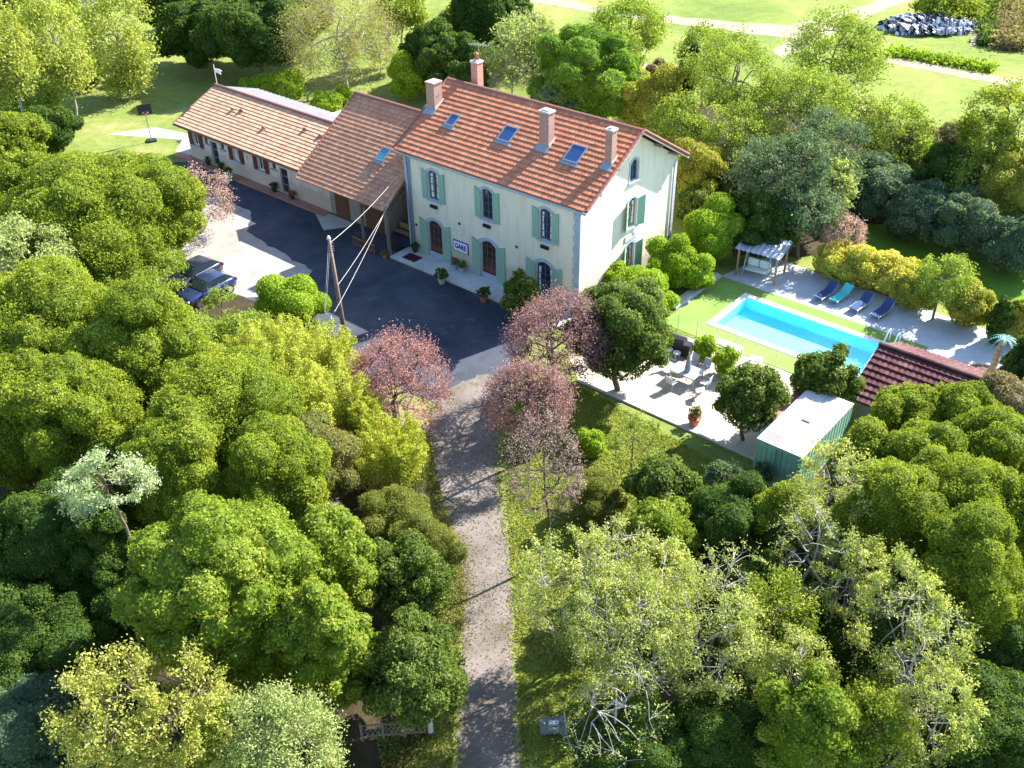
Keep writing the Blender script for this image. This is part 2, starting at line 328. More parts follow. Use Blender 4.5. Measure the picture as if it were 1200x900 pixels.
def dome_crown(rng, R, Rz, ls, nl=16, lr=(.34, .5), amp=.16, nk=26, cover=1.0, core=.9, aspect=.55, low=-.4, spread=.8, body=.78, irr=.22, kr=(.60, .92), wd=.10):
    """lobed dense crown centred on the origin"""
    lobes = [(np.array([0, 0, 0.]), np.array([R*body, R*body, Rz*body]))]
    g = math.pi*(3-math.sqrt(5)); off = rng.uniform(0, 6); Kd = unit(rng, 7); Kw = rng.uniform(1-irr, 1+irr*.8, 7)
    for i in range(nl):
        zz = 1-(i+.5)/nl*(1-low); a = off+i*g+rng.normal()*.25; rr = math.sqrt(max(0, 1-zz*zz))
        u = np.array([math.cos(a)*rr, math.sin(a)*rr, zz]); rad = R*rng.uniform(*lr); k = rng.uniform(*kr)
        wt = np.exp(5*(Kd@u)); k *= (wt@Kw)/wt.sum()
        c = u*np.array([R, R, Rz])*k - np.array([0, 0, rad*.1]); m_ = max(.3, 1.02-np.linalg.norm(c[:2])/R)*R
        rad = min(rad, max(rad*.75, m_)); lobes.append((c, np.array([rad, rad, rad*rng.uniform(.75, .95)])))
    PP, NN, TT, EV, ET, EC = [], [], [], [], [], []; nv = 0
    Ks = []
    for c, r in lobes: K = unit(rng, int(nk*max(1, (r[0]/(R*.38))**2))); Ks.append(K)
    for i, (c, r) in enumerate(lobes):
        area = 4*math.pi*((r[0]*r[1])**1.6/3+2*(r[0]*r[2])**1.6/3)**(1/1.6)
        n = int(area*cover/(ls*ls*aspect*2)); u = unit(rng, n); wi = wd*min(1, (R*.38/r[0])**2)
        f = 1+(knob(u, Ks[i], wi, amp)-1)*min(1, R*.38/r[0]); f = f*(1+rng.normal(size=n)*.022+(rng.random(n) < .10)*rng.uniform(0, .13, n)*R*.3/r[0])
        p = c+u*r*f[:, None]; keep = np.ones(n, bool)
        for j, (c2, r2) in enumerate(lobes):
            if j != i: keep &= (np.sum(((p-c2)/(r2*.93))**2, 1) > 1)
        keep &= p[:, 2] > -Rz*.75
        p = p[keep]; u = u[keep]; lt = rng.uniform(-.16, .16)
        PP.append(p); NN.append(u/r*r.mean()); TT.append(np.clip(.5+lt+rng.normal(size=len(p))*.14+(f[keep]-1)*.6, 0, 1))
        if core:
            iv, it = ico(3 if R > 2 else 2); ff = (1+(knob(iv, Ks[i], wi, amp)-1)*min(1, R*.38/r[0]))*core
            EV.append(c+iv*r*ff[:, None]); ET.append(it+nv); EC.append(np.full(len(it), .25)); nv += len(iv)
    P_ = np.concatenate(PP); co, q = leaf_quads(rng, P_, np.concatenate(NN), ls, aspect, spread)
    extra = (np.concatenate(EV), np.concatenate(ET), np.concatenate(EC)) if core else None
    return co, q, np.concatenate(TT), extra
def tube_arrays(p0, p1, r0, r1, seg):
    d = p1-p0; d = d/np.maximum(np.linalg.norm(d, axis=1, keepdims=True), 1e-6)
    h = np.where(np.abs(d[:, 2:3]) > .9, np.array([[1., 0, 0]]), np.array([[0, 0, 1.]])); a = np.cross(d, h); a /= np.linalg.norm(a, axis=1, keepdims=True)
    b = np.cross(d, a); ang = np.arange(seg)*2*math.pi/seg
    ring = a[:, None]*np.cos(ang)[None, :, None]+b[:, None]*np.sin(ang)[None, :, None]
    co = np.concatenate([p0[:, None]+ring*r0[:, None, None], p1[:, None]+ring*r1[:, None, None]], 1).reshape(-1, 3)
    n = len(p0); k = np.arange(seg); q = np.stack([k, (k+1) % seg, (k+1) % seg+seg, k+seg], 1)
    return co, (q[None]+(np.arange(n)*2*seg)[:, None, None]).reshape(-1, 4)
def skeleton(rng, R, Rz, zc, n1, n2, n3, trunk_r, up=.0, lean=(0, 0), low=-.6, fork=.35):
    """trunk from the ground into a crown at height zc; returns segments and terminal twigs"""
    segs = []
    def bez(a, b, r0, r1, k, sag):
        m = (a+b)/2+rng.normal(size=3)*np.linalg.norm(b-a)*.12+np.array([0, 0, sag*np.linalg.norm(b-a)])
        t = np.linspace(0, 1, k+1)[:, None]; pts = (1-t)**2*a+2*t*(1-t)*m+t*t*b; rr = np.linspace(r0, r1, k+1)
        for i in range(k): segs.append((pts[i], pts[i+1], rr[i], rr[i+1]))
        return pts
    base = np.array([0, 0, 0.]); top = np.array([lean[0], lean[1], zc-Rz*fork*1.4]); top[2] = max(top[2], zc*.3)
    cz = np.array([lean[0], lean[1], zc])
    bez(base, top, trunk_r, trunk_r*.7, 4, 0)
    lead = cz+np.array([0, 0, Rz*.5]); bez(top, lead, trunk_r*.65, trunk_r*.25, 4, 0)
    Kd = unit(rng, 9); Kw = rng.uniform(.55, 1.32, 9)
    def shell(n, k0, k1):
        u = unit(rng, n*2); u = u[u[:, 2] > low][:n]; wt = np.exp(6*(u@Kd.T)); irr = (wt@Kw)/wt.sum(1)
        return cz+u*np.array([R, R, Rz])*(rng.uniform(k0, k1, len(u))*irr)[:, None]
    A = shell(n1, .35, .55); B = shell(n2, .6, .8); T = shell(n3, .72, 1.0)
    start = [top+(lead-top)*rng.uniform(0, .8) for _ in A]
    for a, s_ in zip(A, start): bez(s_, a, trunk_r*.42, trunk_r*.22, 3, .12+up)
    A = np.concatenate([A, lead[None]])
    for b in B:
        d = np.linalg.norm(A-b, axis=1)+ (A[:, 2] > b[2]+Rz*.2)*R*.5; a = A[np.argmin(d)]; bez(a, b, trunk_r*.22, trunk_r*.1, 3, .1+up)
    tw = []
    for t in T:
        d = np.linalg.norm(B-t, axis=1)+(B[:, 2] > t[2]+Rz*.15)*R*.5; b = B[np.argmin(d)]
        pts = bez(b, t, trunk_r*.09, trunk_r*.03, 3, .08+up); tw.append(pts)
    return segs, tw
def segs_mesh(name, segs, rmin=.012):
    a = [np.array([s[i] for s in segs]) for i in range(4)]
    big = a[2] > .05
    out_c, out_q, n = [], [], 0
    for m_, sg in ((big, 7), (~big, 3)):
        if m_.any():
            co, q = tube_arrays(a[0][m_], a[1][m_], np.maximum(a[2][m_], rmin), np.maximum(a[3][m_], rmin*.8), sg)
            out_c.append(co); out_q.append(q+n); n += len(co)
    return quads_mesh(name, np.concatenate(out_c), np.concatenate(out_q))
def loose_crown(rng, tw, R, ls, per, rc, cover_jit=1.0, aspect=.5, flat=.7, spread=1.2, along=.5):
    """leaf sprays round the ends of the twigs"""
    PP, TT, NN = [], [], []
    for pts in tw:
        n = max(4, int(per*1.5*rng.uniform(.35, 1.5))); t = rng.uniform(along, 1.05, n)
        x = pts[0]*(1-t)[:, None]+pts[-1]*t[:, None]; cc = rc*rng.uniform(.7, 1.25)
        off = rng.normal(size=(n, 3))*cc*.42*np.array([1, 1, flat]); x = x+off
        PP.append(x); TT.append(np.clip(.5+rng.uniform(-.25, .25)+rng.normal(size=n)*.13, 0, 1)); NN.append(off/cc+np.array([0, 0, .5]))
    P_ = np.concatenate(PP); co, q = leaf_quads(rng, P_, np.concatenate(NN), ls, aspect, spread)
    return co, q, np.concatenate(TT)

SEED = [100]
# kind -> (material, mode, vertical ratio, options)
DOME = dict(
 oak=('oak', .78, dict(nl=26, lr=(.24, .42), amp=.26, nk=46, wd=.06, cover=1.05, body=.80, kr=(.52, .86))), bay=('bay', .75, dict(nl=40, lr=(.16, .32), amp=.3, nk=30, wd=.07, cover=.9, ls=1.35)),
 dark=('dark', .8, dict(nl=34, wd=.07, lr=(.18, .36), amp=.2, nk=26)), teal=('teal', .8, dict(nl=20, lr=(.28, .42), amp=.24, nk=22)),
 bush=('dark', .85, dict(nl=8, amp=.12, nk=20)), hedge=('hedge', .8, dict(nl=7, amp=.08, nk=24, lr=(.45, .6))),
 russet=('russet', .85, dict(nl=12, amp=.14)), olive=('olive', .6, dict(nl=14, lr=(.3, .48), amp=.2, aspect=.3, spread=1.3, core=.8)),
 laurel=('laurel', .9, dict(nl=26, lr=(.2, .36), amp=.28, nk=18, core=.84, ls=1.25)), yellow=('yellow', .7, dict(nl=14, amp=.18, lr=(.3, .45))),
 gold=('gold', .7, dict(nl=11, amp=.25, lr=(.3, .5), core=.82, spread=1.1)), brown=('brown', .8, dict(nl=14, amp=.2)),
 shrub=('hedge', .85, dict(nl=10, amp=.2, core=.85, spread=1.1)), pine=('pine', .62, dict(nl=24, lr=(.2, .32), amp=.25, nk=16, aspect=.22, spread=.9, cover=1.2, ls=1.6)),
 cypress=('cypress', 2.6, dict(nl=8, amp=.1, aspect=.3)),
)
# crown by twigs: material, vertical ratio, (n1,n2,n3), options, bark
LOOSE = dict(
 ash=('ash', .85, (8, 30, 260), dict(rc=.20, per=60), bark), pale=('pale', .8, (8, 30, 240), dict(rc=.19, per=62, ls=1.3), bark),
 silver=('silver', .62, (7, 26, 120), dict(rc=.14, per=58, ls=1.4, aspect=.4), bark), lime=('lime', .75, (9, 40, 300), dict(rc=.115, per=62, ls=1.35), bark),
 poplar=('poplar', 1.7, (12, 60, 420), dict(rc=.34, per=70, up=.15, ls=1.15, low=-.97), palebark), willow=('willow', .85, (9, 36, 330), dict(rc=.2, per=60, flat=1.9, aspect=.25, ls=1.1), palebark),
 robinia=('robinia', .62, (8, 40, 230), dict(rc=.125, per=42, ls=1.2, thick=.85), palebark), wild=('bay', .75, (8, 34, 260), dict(rc=.19, per=60, ls=1.2), bark),
 greygreen=('teal', .8, (8, 34, 260), dict(rc=.19, per=60, ls=1.1), bark),
 plum=('plum', .82, (9, 60, 680), dict(rc=.13, per=22, flat=1.3, up=.1, ls=.85), darkbark), mauve=('mauve', .85, (9, 60, 620), dict(rc=.11, per=16, flat=1.3, up=.1, ls=.8), darkbark),
 dusky=('dusky', .9, (9, 60, 760), dict(rc=.13, per=21, flat=1.3, up=.1, ls=.85), darkbark),
 bareplum=('mauve', 1.4, (9, 80, 950), dict(rc=.08, per=5, flat=1.2, up=.16, ls=.7, tr=.02, thick=.8), darkbark),
 dead=('robinia', .7, (7, 30, 170), dict(rc=.10, per=8, ls=1.2, thick=1.15), palebark), twiggy=('twig', .8, (8, 50, 480), dict(rc=.14, per=14, aspect=.12, ls=1.5), palebark),
 sparse=('ash', .85, (7, 26, 170), dict(rc=.14, per=26), bark), feather=('yellow', .85, (8, 30, 240), dict(rc=.2, per=60), bark),
)
TREES_GROUP = {'oak': 'dense round evergreen trees', 'robinia': 'pale thin-leaved trees', 'bamboo': 'bamboo clumps'}
def tree(kind, px, py, rpx, H, label, cat='tree', name=None, group=None, base=None, q=1.0, Rscale=1.0):
    """px,py: middle of the crown in the photograph, rpx: its half width; H: height of the plant"""
    SEED[0] += 1; rng = np.random.default_rng(SEED[0])
    isd = kind in DOME; fern = kind in ('bamboo', 'fern')
    vr = DOME[kind][1] if isd else (1.0 if fern else LOOSE[kind][1])
    zc = H*.6
    for _ in range(6):
        p = G(px, py, zc); D_ = dist(p); R = rpx*D_/F*Rscale; Rz = min(R*vr, H*.5); Rz = max(Rz, H*(.46 if isd else .4)) if kind != 'silver' else Rz; zc = H-Rz
        if fern: zc = H*.55
        if kind in ('hedge', 'shrub', 'gold', 'bush', 'olive') or (isd and H < 4.2): Rz = H*.56; zc = H*.46
    ls = (1.3 if kind in ('oak', 'dark', 'bush') else 1.35)*D_/F*q
    loc = (p[0], p[1], 0)
    nm = name or {'bush': 'bush', 'hedge': 'hedge', 'bamboo': 'bamboo', 'fern': 'bamboo'}.get(kind, cat.replace(' ', '_'))
    t = empty(nm, loc, label, cat, group)
    if isd:
        mk, _, o = DOME[kind]; o = dict(o); ls *= o.pop('ls', 1)
        co, qd, tt, ex = dome_crown(rng, R, Rz, ls, **o); lift = np.array([0, 0, zc]); co = co+lift
        if ex is not None: ex = (ex[0]+lift, ex[1], ex[2])
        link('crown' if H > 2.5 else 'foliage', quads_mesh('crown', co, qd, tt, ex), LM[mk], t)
        tr = max(.05, R*.06); segs, tw = skeleton(rng, R*.7, Rz*.7, zc, 5, 10, 14, tr)
        if H < 5: b_ = MB(); b_.tube([(0, 0, 0), (.03, 0, zc*.5), (0, .02, zc)], [tr, tr*.8, tr*.5], 7); b_.build('trunk' if H > 2.5 else 'stem', bark, t, smooth=True)
        else: link('trunk', segs_mesh('trunk', segs, .02), bark, t)
    elif fern:
        mk = kind; n = int(14+R*10); PP, NN, TT, segs = [], [], [], []
        for i in range(n*2):
            a = rng.uniform(0, 6.283); rr = R*math.sqrt(rng.uniform(0, 1))*.9; b = np.array([rr*math.cos(a), rr*math.sin(a), 0]); h = H*rng.uniform(.72, 1.0)*(1-.35*(rr/R)**2)
            d = np.array([math.cos(a), math.sin(a), 0])*R*rng.uniform(.05, .4)+rng.normal(size=3)*[.2, .2, 0]
            tt_ = np.linspace(0, 1, 7)[:, None]; pts = b+d*tt_**2.2+np.array([0, 0, h])*(tt_-.12*tt_**4)
            for k in range(6): segs.append((pts[k], pts[k+1], .02*(1-k/7), .02*(1-(k+1)/7)))
            m_ = int(110*(.12/ls)**1.0*(H/6)*(2.2 if kind == 'fern' else 1.8)); t2 = 1-rng.uniform(0, 1, m_)**1.3*.75
            x = b+d*t2[:, None]**2.2+np.array([0, 0, h])*(t2-.12*t2**4)[:, None]; wv = rng.uniform(.25, .4)*(1.15-t2)*(1.6 if kind == 'bamboo' else 1.2)+.04
            off = rng.normal(size=(m_, 3))*[1, 1, .5]*wv[:, None]*.7; PP.append(x+off); NN.append(off+np.array([0, 0, .3])); TT.append(np.clip(.5+rng.uniform(-.25, .2)+rng.normal(size=m_)*.2, 0, 1))
        co, qd = leaf_quads(rng, np.concatenate(PP), np.concatenate(NN), ls*1.15, .32, .9)
        link('foliage', quads_mesh('foliage', co, qd, np.concatenate(TT)), LM[mk], t); tag(link('stems', segs_mesh('stems', segs), M['tanwood'], t), kind='stuff')
    else:
        mk, _, (n1, n2, n3), o, bk = LOOSE[kind]; o = dict(o); ls *= o.pop('ls', 1)
        sc = min(1.0, max(.25, (rpx/75.0)**1.3)); n3 = int(n3*sc); n2 = max(10, int(n2*sc**.5)); rc = o.pop('rc')*R*(1/sc)**.28; per = int(o.pop('per')); up = o.pop('up', 0); low_ = o.pop('low', -.6); th_ = o.pop('thick', 1.0); o.pop('tr', 0)
        lx = 0
        segs, tw = skeleton(rng, R*.93, Rz*.93, zc, n1, n2, n3, max(.05, R*.045)*th_, up=up, low=low_)
        co, qd, tt = loose_crown(rng, tw, R, ls, per, rc, **o)
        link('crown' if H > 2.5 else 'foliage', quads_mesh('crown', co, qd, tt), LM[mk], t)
        link('trunk' if H > 2.5 else 'stem', segs_mesh('trunk', segs, .010*D_/50), bk, t)
    return t

# ------------------------------------------------------------------ ground, lane, lawns
def sheet(name, pts, z, mat, kind='structure', rag=0.0, step=.6, seed=1, label=None, cat=None):
    rng = random.Random(seed); out = []
    n = len(pts)
    for i in range(n):
        a, b = pts[i], pts[(i+1) % n]; L = math.hypot(b[0]-a[0], b[1]-a[1])
        k = max(1, int(L/step)) if rag else 1
        for j in range(k):
            t = j/k; x = a[0]+(b[0]-a[0])*t; y = a[1]+(b[1]-a[1])*t
            out.append((x+rng.uniform(-rag, rag), y+rng.uniform(-rag, rag)))
    bm = bmesh.new(); f = bm.faces.new([bm.verts.new((x, y, z)) for x, y in out])
    if f.calc_center_median() and True:
        bm.normal_update()
        if f.normal.z < 0: f.normal_flip()
    bmesh.ops.triangulate(bm, faces=[f], ngon_method='EAR_CLIP')
    me = bpy.data.meshes.new(name); bm.to_mesh(me); bm.free()
    return tag(link(name, me, mat), label, cat, kind=kind)
def gp(*pp): return [G(x, y)[:2] for x, y in pp]
def uvp(*pp): return [P(u, v)[:2] for u, v in pp]
def frame_sheet(name, o, i, z, mat, kind='structure', mp=P):
    """rectangle o=(u0,u1,v0,v1) with a rectangular hole i"""
    bm = bmesh.new(); V_ = lambda u, v: bm.verts.new(mp(u, v, z))
    O_ = [V_(o[0], o[2]), V_(o[1], o[2]), V_(o[1], o[3]), V_(o[0], o[3])]; I_ = [V_(i[0], i[2]), V_(i[1], i[2]), V_(i[1], i[3]), V_(i[0], i[3])]
    for k in range(4): bm.faces.new((O_[k], O_[(k+1) % 4], I_[(k+1) % 4], I_[k]))
    bmesh.ops.recalc_face_normals(bm, faces=bm.faces); me = bpy.data.meshes.new(name); bm.to_mesh(me); bm.free()
    return tag(link(name, me, mat), kind=kind)
POOL = (22.45, 33.0, 4.75, 9.0)
hole = (POOL[0]-.1, POOL[1]+.1, POOL[2]-.1, POOL[3]+.1)
frame_sheet('ground', (-900, 900, -900, 900), hole, 0, Gm['meadow'])
frame_sheet('artificial_lawn', (19.8, 34.0, 2.7, 10.45), hole, .016, Gm['turf'])
sheet('forest_floor', gp((-260, 240), (90, 205), (215, 300), (225, 345), (300, 340), (400, 400), (445, 440), (480, 560), (500, 640), (525, 700), (520, 790), (500, 840), (505, 870), (450, 960), (400, 1100), (-600, 1000)), .008, Gm['litter'], rag=.4)
sheet('forest_floor', gp((690, 900), (690, 760), (720, 700), (720, 620), (800, 575), (900, 560), (1000, 520), (1020, 470), (1250, 450), (1800, 600), (1500, 1100), (690, 1100)), .008, Gm['litter'], rag=.4, seed=2)
sheet('forest_floor', gp((760, 120), (930, 130), (1060, 150), (1220, 190), (1300, 290), (1150, 290), (1020, 262), (960, 300), (860, 300), (840, 250), (790, 200)), .008, Gm['litter'], rag=.6, seed=3)
sheet('courtyard', gp((250, 190), (160, 190), (212, 285), (228, 305), (290, 350), (390, 395), (430, 440), (505, 470), (590, 442), (600, 420), (625, 385), (680, 350), (600, 300), (480, 240), (340, 190), (240, 160), (205, 165)), .012, Gm['asphalt'], rag=.08, seed=4)
sheet('sunlit_court_patch', gp((200, 225), (258, 232), (296, 249), (290, 272), (350, 308), (368, 318), (330, 345), (290, 350), (228, 330), (212, 290), (180, 240)), .017, Gm['apron'], rag=.15, seed=41)  # paler sheet painting the sunlit part of the court, edged near the house shadow
sheet('verge', gp((470, 470), (500, 470), (510, 560), (535, 640), (538, 700), (528, 800), (524, 840), (505, 830), (480, 640), (455, 560)), .012, Gm['verge'], rag=.25, seed=6)
sheet('lane', gp((512, 462), (500, 500), (508, 560), (526, 600), (542, 650), (546, 700), (538, 800), (535, 900), (532, 1000), (612, 1000), (607, 900), (601, 800), (599, 700), (594, 650), (588, 600), (581, 560), (581, 500), (592, 441), (560, 440)), .022, Gm['road'], rag=.16, step=.25, seed=5)
sheet('dirt_track', gp((640, -8), (700, 8), (780, 18), (860, 26), (925, 30), (960, 22), (1010, 8), (1050, -10), (1090, -10), (1030, 14), (985, 34), (950, 52), (915, 68), (905, 60), (925, 45), (880, 40), (790, 28), (700, 16), (620, 2)), .016, Gm['dirt'], rag=.25, step=1.2, seed=8)
sheet('dirt_track', gp((755, 75), (800, 76), (815, 86), (780, 92), (750, 86)), .016, Gm['dirt'], rag=.2, seed=9)
sheet('dirt_track', gp((1038, 62), (1100, 76), (1180, 92), (1260, 104), (1260, 114), (1180, 100), (1100, 86), (1040, 74)), .016, Gm['dirt'], rag=.2, seed=10)
sheet('dirt_track', gp((1150, -10), (1160, -10), (1152, 50), (1136, 55)), .016, Gm['dirt'], rag=.2, seed=10)
sheet('lawn', gp((985, 265), (1030, 262), (1100, 275), (1300, 300), (1300, 400), (1200, 370), (1100, 330), (1000, 300)), .012, Gm['green'], rag=.3, seed=11)
sheet('lawn', gp((20, 130), (160, 90), (250, 60), (420, 80), (560, 95), (480, 125), (395, 140), (260, 100), (203, 140), (212, 180), (165, 195), (110, 190)), .008, Gm['lawn'], rag=.4, seed=12)
sheet('lawn', gp((596, 445), (600, 560), (610, 650), (612, 720), (622, 900), (690, 900), (760, 700), (800, 640), (870, 560), (880, 540), (700, 455), (640, 425)), .010, Gm['lawn'], rag=.2, seed=13)
sheet('paved_deck', uvp((19.0, 5.2), (19.6, 10.47), (20.6, 15.2), (26, 15.0), (39.5, 14.6), (40.5, 10.0), (37.6, 3.0), (34.02, 2.2), (34.02, 10.47), (19.78, 10.47), (19.78, 5.0)), .014, Gm['deck'])
sheet('gravel_terrace', uvp((19.6, -5.75), (31.2, -5.75), (31.4, 2.6), (24.8, 2.6), (21.2, 2.1), (20.4, -1.2), (17.5, -4.0)), .02, Gm['gravel'], rag=.05)
sheet('concrete_pad', uvp((-39.0, -1.2), (-32.2, 2.4), (-30.2, .3), (-28.3, .6), (-28.3, 3.0), (-31.0, 4.2), (-37.0, 2.6)), .014, Gm['slab'])
sheet('concrete_pad', uvp((-10.6, -.2), (-7.4, -2.0), (-6.2, -.2), (-6.6, .3), (-10.4, .3)), .018, Gm['slab'])
# two raised terraces with a real kerb step
for nm, (u0, u1, v0, v1), h, m_ in (('terrace', (-.25, 16.6, -1.95, -.005), .13, Gm['concrete']), ('terrace', (-29.3, -9.35, -.45, .44), .10, Gm['pinkpave'])):
    b = MB(); b.box(u0, u1, v0, v1, -.05, h, bev=.02); tag(b.build(nm, m_, None, (OX, OY, 0), TH), kind='structure')
# grass tufts where the lawn reads close up
def tufts(name, poly, n, size, seed, mat='grass'):
    rng = np.random.default_rng(seed); pp = np.array(poly); lo, hi = pp.min(0), pp.max(0); x = rng.uniform(lo, hi, (n*3, 2))
    ins = np.zeros(len(x), bool); m = len(pp); j = m-1
    for i in range(m):
        xi, yi = pp[i]; xj, yj = pp[j]; c = ((yi > x[:, 1]) != (yj > x[:, 1])) & (x[:, 0] < (xj-xi)*(x[:, 1]-yi)/(yj-yi+1e-9)+xi); ins ^= c; j = i
    x = x[ins][:n]; n = len(x); p = np.c_[x, rng.uniform(.02, .07, n)]
    cl = np.sin(x[:, 0]*1.7+2*np.sin(x[:, 1]*.9))*np.sin(x[:, 1]*1.3+1.5*np.sin(x[:, 0]*.7))
    co, q = leaf_quads(rng, p, np.tile([0, 0, .6], (n, 1)), size, .3, .8)
    tag(link(name, quads_mesh(name, co, q, np.clip(.5+cl*.3+rng.normal(size=n)*.2, 0, 1)), LM[mat]), 'short uneven grass growing on both sides of the lane', 'grass', kind='stuff')
def litter(name, label, polys, n, size, mat, seed):
    rng = np.random.default_rng(seed); PP = []
    for (a, b_, w_) in polys:
        a, b_ = np.array(a), np.array(b_); k = int(n/len(polys)); t = rng.uniform(0, 1, k)[:, None]; PP.append(np.c_[a+(b_-a)*t+rng.normal(size=(k, 2))*w_, rng.uniform(.028, .04, k)])
    p = np.concatenate(PP); co, q = leaf_quads(rng, p, np.tile([0, 0, 2.], (len(p), 1)), size, .6, .6)
    tag(link(name, quads_mesh(name, co, q, rng.uniform(0, 1, len(p))), LM[mat]), label, 'leaves', kind='stuff')
litter('fallen_leaves', 'brown fallen leaves strewn along both edges of the lane', [(G(x0, y0)[:2], G(x1, y1)[:2], w_) for x0, y0, x1, y1, w_ in ((500, 480, 512, 570, .35), (512, 570, 543, 650, .3), (543, 660, 546, 700, .3), (544, 700, 536, 880, .25), (590, 450, 582, 550, .4), (582, 550, 597, 650, .3), (598, 660, 608, 890, .25), (550, 470, 556, 660, 1.1), (572, 660, 572, 760, .9))], 6000, .05, 'brown', 77)
tufts('grass', gp((588, 455), (592, 560), (599, 650), (603, 720), (612, 900), (690, 900), (760, 700), (800, 640), (870, 560), (700, 462), (650, 440)), 60000, .075, 5)
tufts('grass', gp((500, 500), (520, 590), (540, 650), (545, 700), (534, 800), (530, 920), (450, 920), (440, 860), (500, 820), (500, 640)), 16000, .07, 6, 'olive')

# ------------------------------------------------------------------ roofs
def roof_slope(name, parent, mat, u0, u1, v0, z0, v1, z1, row=.32, col=.22, roll=.035, lip=.05, seed=1):
    rng = np.random.default_rng(seed); L = math.hypot(v1-v0, z1-z0); nr = int(round(L/row)); nc = int(round((u1-u0)/col)); ns = 6
    sv, sz = (v1-v0)/L, (z1-z0)/L; nv_, nz = (-sz, sv) if sv > 0 else (sz, -sv)
    uu = np.linspace(u0, u1, nc*ns+1); ph = (np.arange(nc*ns+1) % ns)/ns; prof = roll*np.sin(ph*math.pi)**2
    co, q, tt = [], [], []; m = len(uu); n = 0
    wob = rng.normal(size=(nr, nc+1))*.0018
    for r in range(nr):
        a, b = r*L/nr, min(L, (r+1)*L/nr+.04)
        w_ = np.repeat(wob[r], ns)[:m]
        for s, h in ((a, -.02), (a, lip), (b, .0)):
            hh = h+(prof if h != -.02 else 0)+(w_ if h != -.02 else 0)
            jit = s-(.004*np.repeat(rng.normal(size=nc+1), ns)[:m] if s == a else 0)
            jit = np.broadcast_to(jit, uu.shape)
            co.append(np.stack([uu, v0+sv*jit+nv_*hh, z0+sz*jit+nz*hh], 1))
        k = np.arange(m-1)
        for o in (0, m): q.append(np.stack([n+o+k, n+o+k+1, n+o+m+k+1, n+o+m+k], 1))
        t = np.repeat(np.clip(.5+rng.normal(size=nc)*.15, 0, 1), ns); tt += [t, t]; n += 3*m
    # underside
    co.append(np.array([[u, v-nv_*.12, z-nz*.12] for u in (u0, u1) for v, z in ((v0, z0), (v1, z1))])); q.append(np.array([[n, n+1, n+3, n+2]])); tt.append([.2])
    e = len(co[-1]); n2 = n+4
    co.append(np.array([[u, v+nv_*h, z+nz*h] for u in (u0, u1) for v, z in ((v0, z0), (v1, z1)) for h in (.0, -.12)]))
    q.append(np.array([[n2, n2+1, n2+3, n2+2], [n2+4, n2+5, n2+7, n2+6], [n2, n2+1, n2+5, n2+4]])); tt.append([.2]*3)
    me = quads_mesh(name, np.concatenate(co), np.concatenate(q), np.concatenate(tt)); me.shade_flat()
    return link(name, me, mat, parent)
def ridge_caps(parent, pts0, pts1, mat, r=.13, step=.4, name='ridge_tiles'):
    a, b = Vector(pts0), Vector(pts1); n = int((b-a).length/step); d = (b-a)/n; mb = MB()
    for i in range(n): mb.tube([a+d*i, a+d*(i+1.05)], [r*1.12, r], 8)
    return mb.build(name, mat, parent)
def arch(w, h, rise, z0=0, n=8, ex=0.0):
    """outline going up the left side, over the segmental arch and down the right side"""
    w2 = w/2+ex; pts = [(-w2, z0)]
    if rise <= 0: return pts+[(-w2, z0+h+ex), (w2, z0+h+ex), (w2, z0)]
    for i in range(n+1):
        t = -1+2*i/n; pts.append((w2*t, z0+h-rise+ex+(rise)*(1-t*t)))
    return pts+[(w2, z0)]
def boolean_cut(ob, cutters):
    for c in cutters:
        m = ob.modifiers.new('c', 'BOOLEAN'); m.operation = 'DIFFERENCE'; m.object = c; m.solver = 'EXACT'
    dg = bpy.context.evaluated_depsgraph_get(); me = bpy.data.meshes.new_from_object(ob.evaluated_get(dg))
    ob.modifiers.clear(); old = ob.data; ob.data = me; bpy.data.meshes.remove(old)
    for c in cutters: bpy.data.objects.remove(c)
